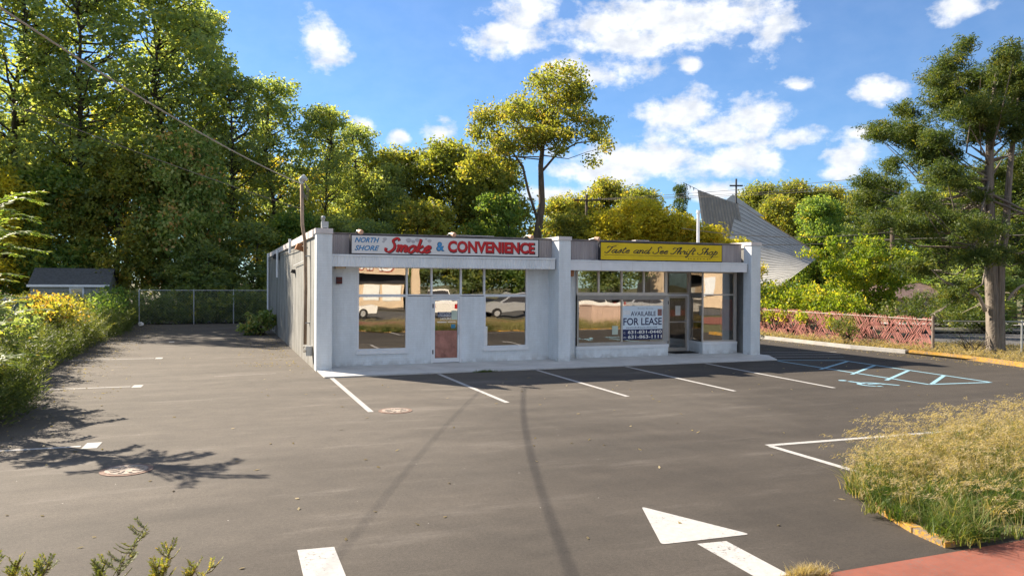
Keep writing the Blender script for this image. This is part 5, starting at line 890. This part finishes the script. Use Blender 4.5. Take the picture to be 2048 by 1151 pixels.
def upole(x, y, h, label, arm, rad=.14):
    t = thing('utility_pole', label, 'utility pole', (x, y, 0), 'utility poles'); MB().tube([(x, y, -.2), (x+.02, y, h*.5), (x, y, h)], [rad*1.2, rad, rad*.75], 9).build('pole', M_pole, t, True)
    if arm:
        a = R2*arm; MB().obox((x, y-.12, h-.45), a, (.03, .05, 0), (0, 0, .06)).build('crossarm', M_pole, t)
        for s in (-.85, -.4, .4, .85): c = np.array([x, y-.12, h-.39])+a*s; MB().tube([c, c+(0, 0, .16)], [.025, .04], 6).build('insulator', M_galv, t)
    return t
upole(27.1, 53.9, 9.35, 'dark utility pole with crossarm behind the middle of the shop', 1.05); upole(31.0, 28.2, 5.2, 'vine-choked pole among the bushes behind the red fence', 0, .13)
upole(-5.5, 4.0, 8.0, 'wooden utility pole left of the camera carrying the service cables', .9)
def wire(name, a, b, sag, r, label, grp=None, twist=False, m_=None, n=60):
    s = np.linspace(0, 1, n)[:, None]; a, b = np.array(a, float), np.array(b, float); p = a+(b-a)*s; p[:, 2] -= 4*sag*(s*(1-s))[:, 0]; mb = MB()
    if twist:
        for ph in (0, 2.1, 4.2):
            s2 = np.linspace(0, 1, 260)[:, None]; p2 = a+(b-a)*s2; p2[:, 2] -= 4*sag*(s2*(1-s2))[:, 0]; an_ = s2[:, 0]*130+ph; p2[:, 0] += .007*np.cos(an_); p2[:, 2] += .007*np.sin(an_); mb.tube(p2, r, 4, False)
    else: mb.tube(p, r, 4, False)
    return tag(mb.build(name, m_ or M_cable), label, 'cable', grp)
wire('service_cable', (2.22, 22.3, 5.15), (-5.52, 4.25, 6.86), .44, .0095, 'twisted service cable running from the mast up to the upper left', None, True, mat('twisted_cable', (.42, .38, .31), .7, .2, 9))
wire('phone_cable', (2.22, 22.3, 4.45), (-19.7, -14.96, 10.47), 1.12, .007, 'thin lower cable running left from the service mast')
GW = 'wires over the side street'
for i, (a, b, sg, lab) in enumerate((((27.6, 53.7, 9.0), (63, 24, 13.0), .8, 'highest thin wire sloping up over the church roof'), ((27.9, 53.6, 9.0), (63, 22, 12.0), .9, 'second thin wire sloping up over the church roof'), ((28, 53.5, 8.95), (62, 21, 11.7), 1.0, 'third thin wire sloping up over the church roof'), ((30, 31, 4.7), (44, 13, 5.6), .3, 'dark wire crossing in front of the cedar trunk'), ((22, 33, 5.2), (31, 28.2, 5.0), .35, 'dark sagging wire left of the vine-choked pole'), ((22, 35, 4.6), (31, 28.2, 4.6), .2, 'lower wire left of the vine-choked pole'), ((31, 28.2, 5.0), (52, 38, 7.2), .4, 'wire rising behind the evergreens to the right'))): wire('overhead_wire', a, b, sg, .016, lab, GW, n=24)
t = thing('litter_bag', 'small white plastic bag caught at the end of the weeds', 'litter', (-3.75, 43.5, 0)); mb = MB(); r_ = np.random.default_rng(6); vs = []; 
for i in range(5):
    for j in range(9): a = j*2*math.pi/9; rr_ = .13*math.sin(math.pi*(i+.6)/5.4)*(1+.25*r_.normal()); vs.append((-3.75+rr_*math.cos(a), 43.5+rr_*math.sin(a), .02+.055*i))
mb.add(vs, [(i*9+j, i*9+(j+1) % 9, (i+1)*9+(j+1) % 9, (i+1)*9+j) for i in range(4) for j in range(9)]+[tuple(36+j for j in range(9))]).build('bag', M_paper, t)
t = thing('parked_trailer', 'white flat trailer glimpsed through the back fence', 'trailer', (3.0, 48.2, 0)); B(.9, 5.2, 47.8, 49.2, .62, .78).build('deck', M_trim, t); B(.9, 1.3, 47.75, 47.79, .2, .62).build('tail_panel', M_trim, t); B(2.2, 5.2, 48.0, 49.1, 1.1, 1.32).build('load', M_trim, t)
for x in (1.8, 3.6): MB().tube([(x, 47.8, .32), (x, 48.0, .32)], .3, 14).build('wheel', M_black, t)

# ------------------------------------------------------------------ across the street (mirrored in the shop glass)
ops = thing('opposite_shop', 'cream shop across the street with red outlined sign, mirrored in the windows', 'building', (5, -22, 0)); Mcream = mat('cream_panel', (.62, .48, .33), .6, .08, 2)
B(-12, 15, -32, -22, 0, 4.8).build('wall', Mcream, ops); B(-12.2, 15.2, -22.0, -21.2, 3.0, 5.2).build('fascia', Mcream, ops); B(-12.1, 15.1, -21.99, -21.9, 2.2, 2.99).build('window_band', M_dark, ops); B(-12, 15, -21.98, -21.9, .1, .8).build('stall_riser', Mcream, ops)
for x in (-9, -5, -1, 3, 6.5, 9, 11.4, 13.2): B(x, x+1.5, -21.96, -21.88, .82, 2.1).build('window', M_paper if int(x) % 2 else M_glass, ops)
block_text('CARVEL', 8.7, 13.9, 3.3, 4.5, -21.19, mat('rust_red', (.32, .07, .045), .5), ops, .06, flip=True, grow=.12); block_text('CARVEL', 8.7, 13.9, 3.3, 4.5, -21.18, M_paper, ops, .02, flip=True)
B(15.6, 16.2, -21.6, -21.0, 0, 3.6).build('pylon', Mcream, ops)
t = thing('gable_house', 'cream gabled house across the street, mirrored in the thrift shop glass', 'house', (51, -20, 0)); B(43, 59, -30, -20, 0, 4.5).build('wall', Mcream, t); MB().add([(42.5, -19.6, 4.4), (59.5, -19.6, 4.4), (51, -19.6, 8.2), (42.5, -30.4, 4.4), (59.5, -30.4, 4.4), (51, -30.4, 8.2)], [(0, 1, 2), (0, 2, 5, 3), (2, 1, 4, 5), (3, 5, 4)]).build('roof', mat('grey_roof', (.24, .22, .2), .9, .2), t)
for x in (44.5, 48, 52, 55.5): B(x, x+1.3, -19.99, -19.9, 1.2, 3.0).build('window', M_trim, t)
sh = thing('utility_cabinet', 'pinkish beige utility enclosure by the street, mirrored in the thrift shop window', 'enclosure', (19.9, 6.6, 0)); Mp = mat('pink_beige', (.50, .36, .29), .7, .1, 3)
for i in range(7): B(18.7+i*.33, 19.02+i*.33, 6.6, 6.66, .05, 1.13).build('panel', Mp, sh)
B(18.7, 18.76, 5.2, 6.598, .05, 1.13).build('side_panel', Mp, sh); B(20.94, 21.0, 5.2, 6.598, .05, 1.13).build('side_panel', Mp, sh); B(18.67, 21.03, 5.2, 6.68, 1.132, 1.17).build('top_rail', Mp, sh)
def car(x, y, rot, paint, label, kind='sedan'):
    t = thing('parked_car' if kind != 'pickup' else 'parked_pickup', label, 'car' if kind != 'pickup' else 'pickup', (x, y, 0), 'vehicles along the street'); t.rotation_euler = (0, 0, rot); h = {'sedan': 1.45, 'suv': 1.7, 'pickup': 1.85}[kind]
    body = [(-2.25, .35), (-2.28, .75), (-2.0, .92), (2.0, .86), (2.28, .62), (2.25, .33)] if kind == 'sedan' else [(-2.3, .4), (-2.33, 1.0), (-2.1, 1.1), (2.0, 1.0), (2.32, .75), (2.3, .38)]
    roof = {'sedan': [(-1.6, .9), (-.95, h), (.35, h), (1.15, .88)], 'suv': [(-2.15, 1.08), (-1.85, h), (.3, h), (1.15, 1.02)], 'pickup': [(-.6, 1.05), (-.5, h), (.7, h), (1.35, 1.02)]}[kind]
    def ext(prof, w0, w1, name, m_, par):
        k = len(prof); zs = [p[1] for p in prof]; mb = MB(); zlo, zhi = min(zs), max(zs); vs = []
        for sg in (-1, 1): vs += [(px_, sg*(w0+(w1-w0)*(pz-zlo)/(zhi-zlo)), pz) for px_, pz in prof]
        mb.add(vs, [tuple(range(k)), tuple(range(2*k-1, k-1, -1))]+[(i, k+i, k+(i+1) % k, (i+1) % k) for i in range(k)]); me = mb.mesh(name, m_); o = bpy.data.objects.new(name, me); COL.objects.link(o); o.parent = par; return o
    def part(mb, name, m_, par): o = bpy.data.objects.new(name, mb.mesh(name, m_)); COL.objects.link(o); o.parent = par; return o
    b = ext(body, .90, .86, 'body', paint, t); g = ext(roof, .80, .64, 'cabin', paint, t); ins = [(a*.90+.0, .12+z*.9 if z < h else z-.06) for a, z in roof]
    for sg in (-1, 1): part(MB().add([(p[0]*.88, sg*(.81 if p[1] < h else .665)+sg*.012, p[1]+.04 if p[1] < h else p[1]-.08) for p in roof], [(0, 1, 2, 3)]), 'side_window', M_dark, g)
    part(MB().add([(roof[3][0]-.02, -.7, roof[3][1]+.05), (roof[3][0]-.02, .7, roof[3][1]+.05), (roof[2][0]+.09, .58, h-.08), (roof[2][0]+.09, -.58, h-.08)], [(0, 1, 2, 3)]), 'windscreen', M_dark, g)
    part(MB().add([(roof[0][0]-.0, .7, roof[0][1]+.06), (roof[0][0]-.0, -.7, roof[0][1]+.06), (roof[1][0]-.07, -.58, h-.1), (roof[1][0]-.07, .58, h-.1)], [(0, 1, 2, 3)]), 'rear_window', M_dark, g)
    for wx in (-1.4, 1.4):
        for sg in (-1, 1):
            w = part(MB().tube([(wx, sg*.70, .34), (wx, sg*.915, .34)], .34, 18), 'wheel', M_black, t); part(MB().tube([(wx, sg*.90, .34), (wx, sg*.925, .34)], .2, 12), 'rim', M_alu, w)
    for sg in (-1, 1):
        part(B(2.22, 2.30, sg*.62-.16, sg*.62+.16, .62, .76), 'headlight', M_paper, b); part(B(-2.33, -2.26, sg*.72-.1, sg*.72+.1, .72, .95), 'tail_light', mat('tail_red', (.35, .01, .01), .3), b)
    return t
Pw = mat('white_car_paint', (.72, .70, .66), .25, .03, 1, spec=.6); Ps = mat('silver_car_paint', (.45, .46, .47), .25, .05, 1, spec=.6, metal=.4)
car(7.2, -6.3, 0.05, Pw, 'white sedan on the street, mirrored in the left shop window'); car(14.3, -8.2, -1.5, Pw, 'white pickup across the street, mirrored in the left shop door', 'pickup'); car(19.2, -6.6, 3.2, Ps, 'silver hatchback mirrored in the right window of the left shop', 'suv'); car(25.5, -7, .0, Pw, 'white car mirrored behind the enclosure in the thrift shop window', 'suv'); car(31.5, -9, .1, Ps, 'grey car farther along the street, mirrored in the thrift shop glass')
for i, (x, y, H, r_, lm, lab) in enumerate(((21, -24, 12, 5, L_dark, 'first'), (28, -26, 13, 5, L_green, 'second'), (36, -22, 10, 4.6, L_dark, 'third'), (18, -34, 15, 6, L_dark, 'fourth'), (64, -22, 13, 5, L_olive, 'fifth'), (25, -36, 15, 6, L_olive, 'sixth'))): place_tree('street_tree', AR['round1' if i % 2 else 'round2'], x, y, r_/3.6, H/11, i*1.3, lm, 'leafy tree mirrored in the shop glass, %s along the far side of the street' % lab, 'trees across the street')
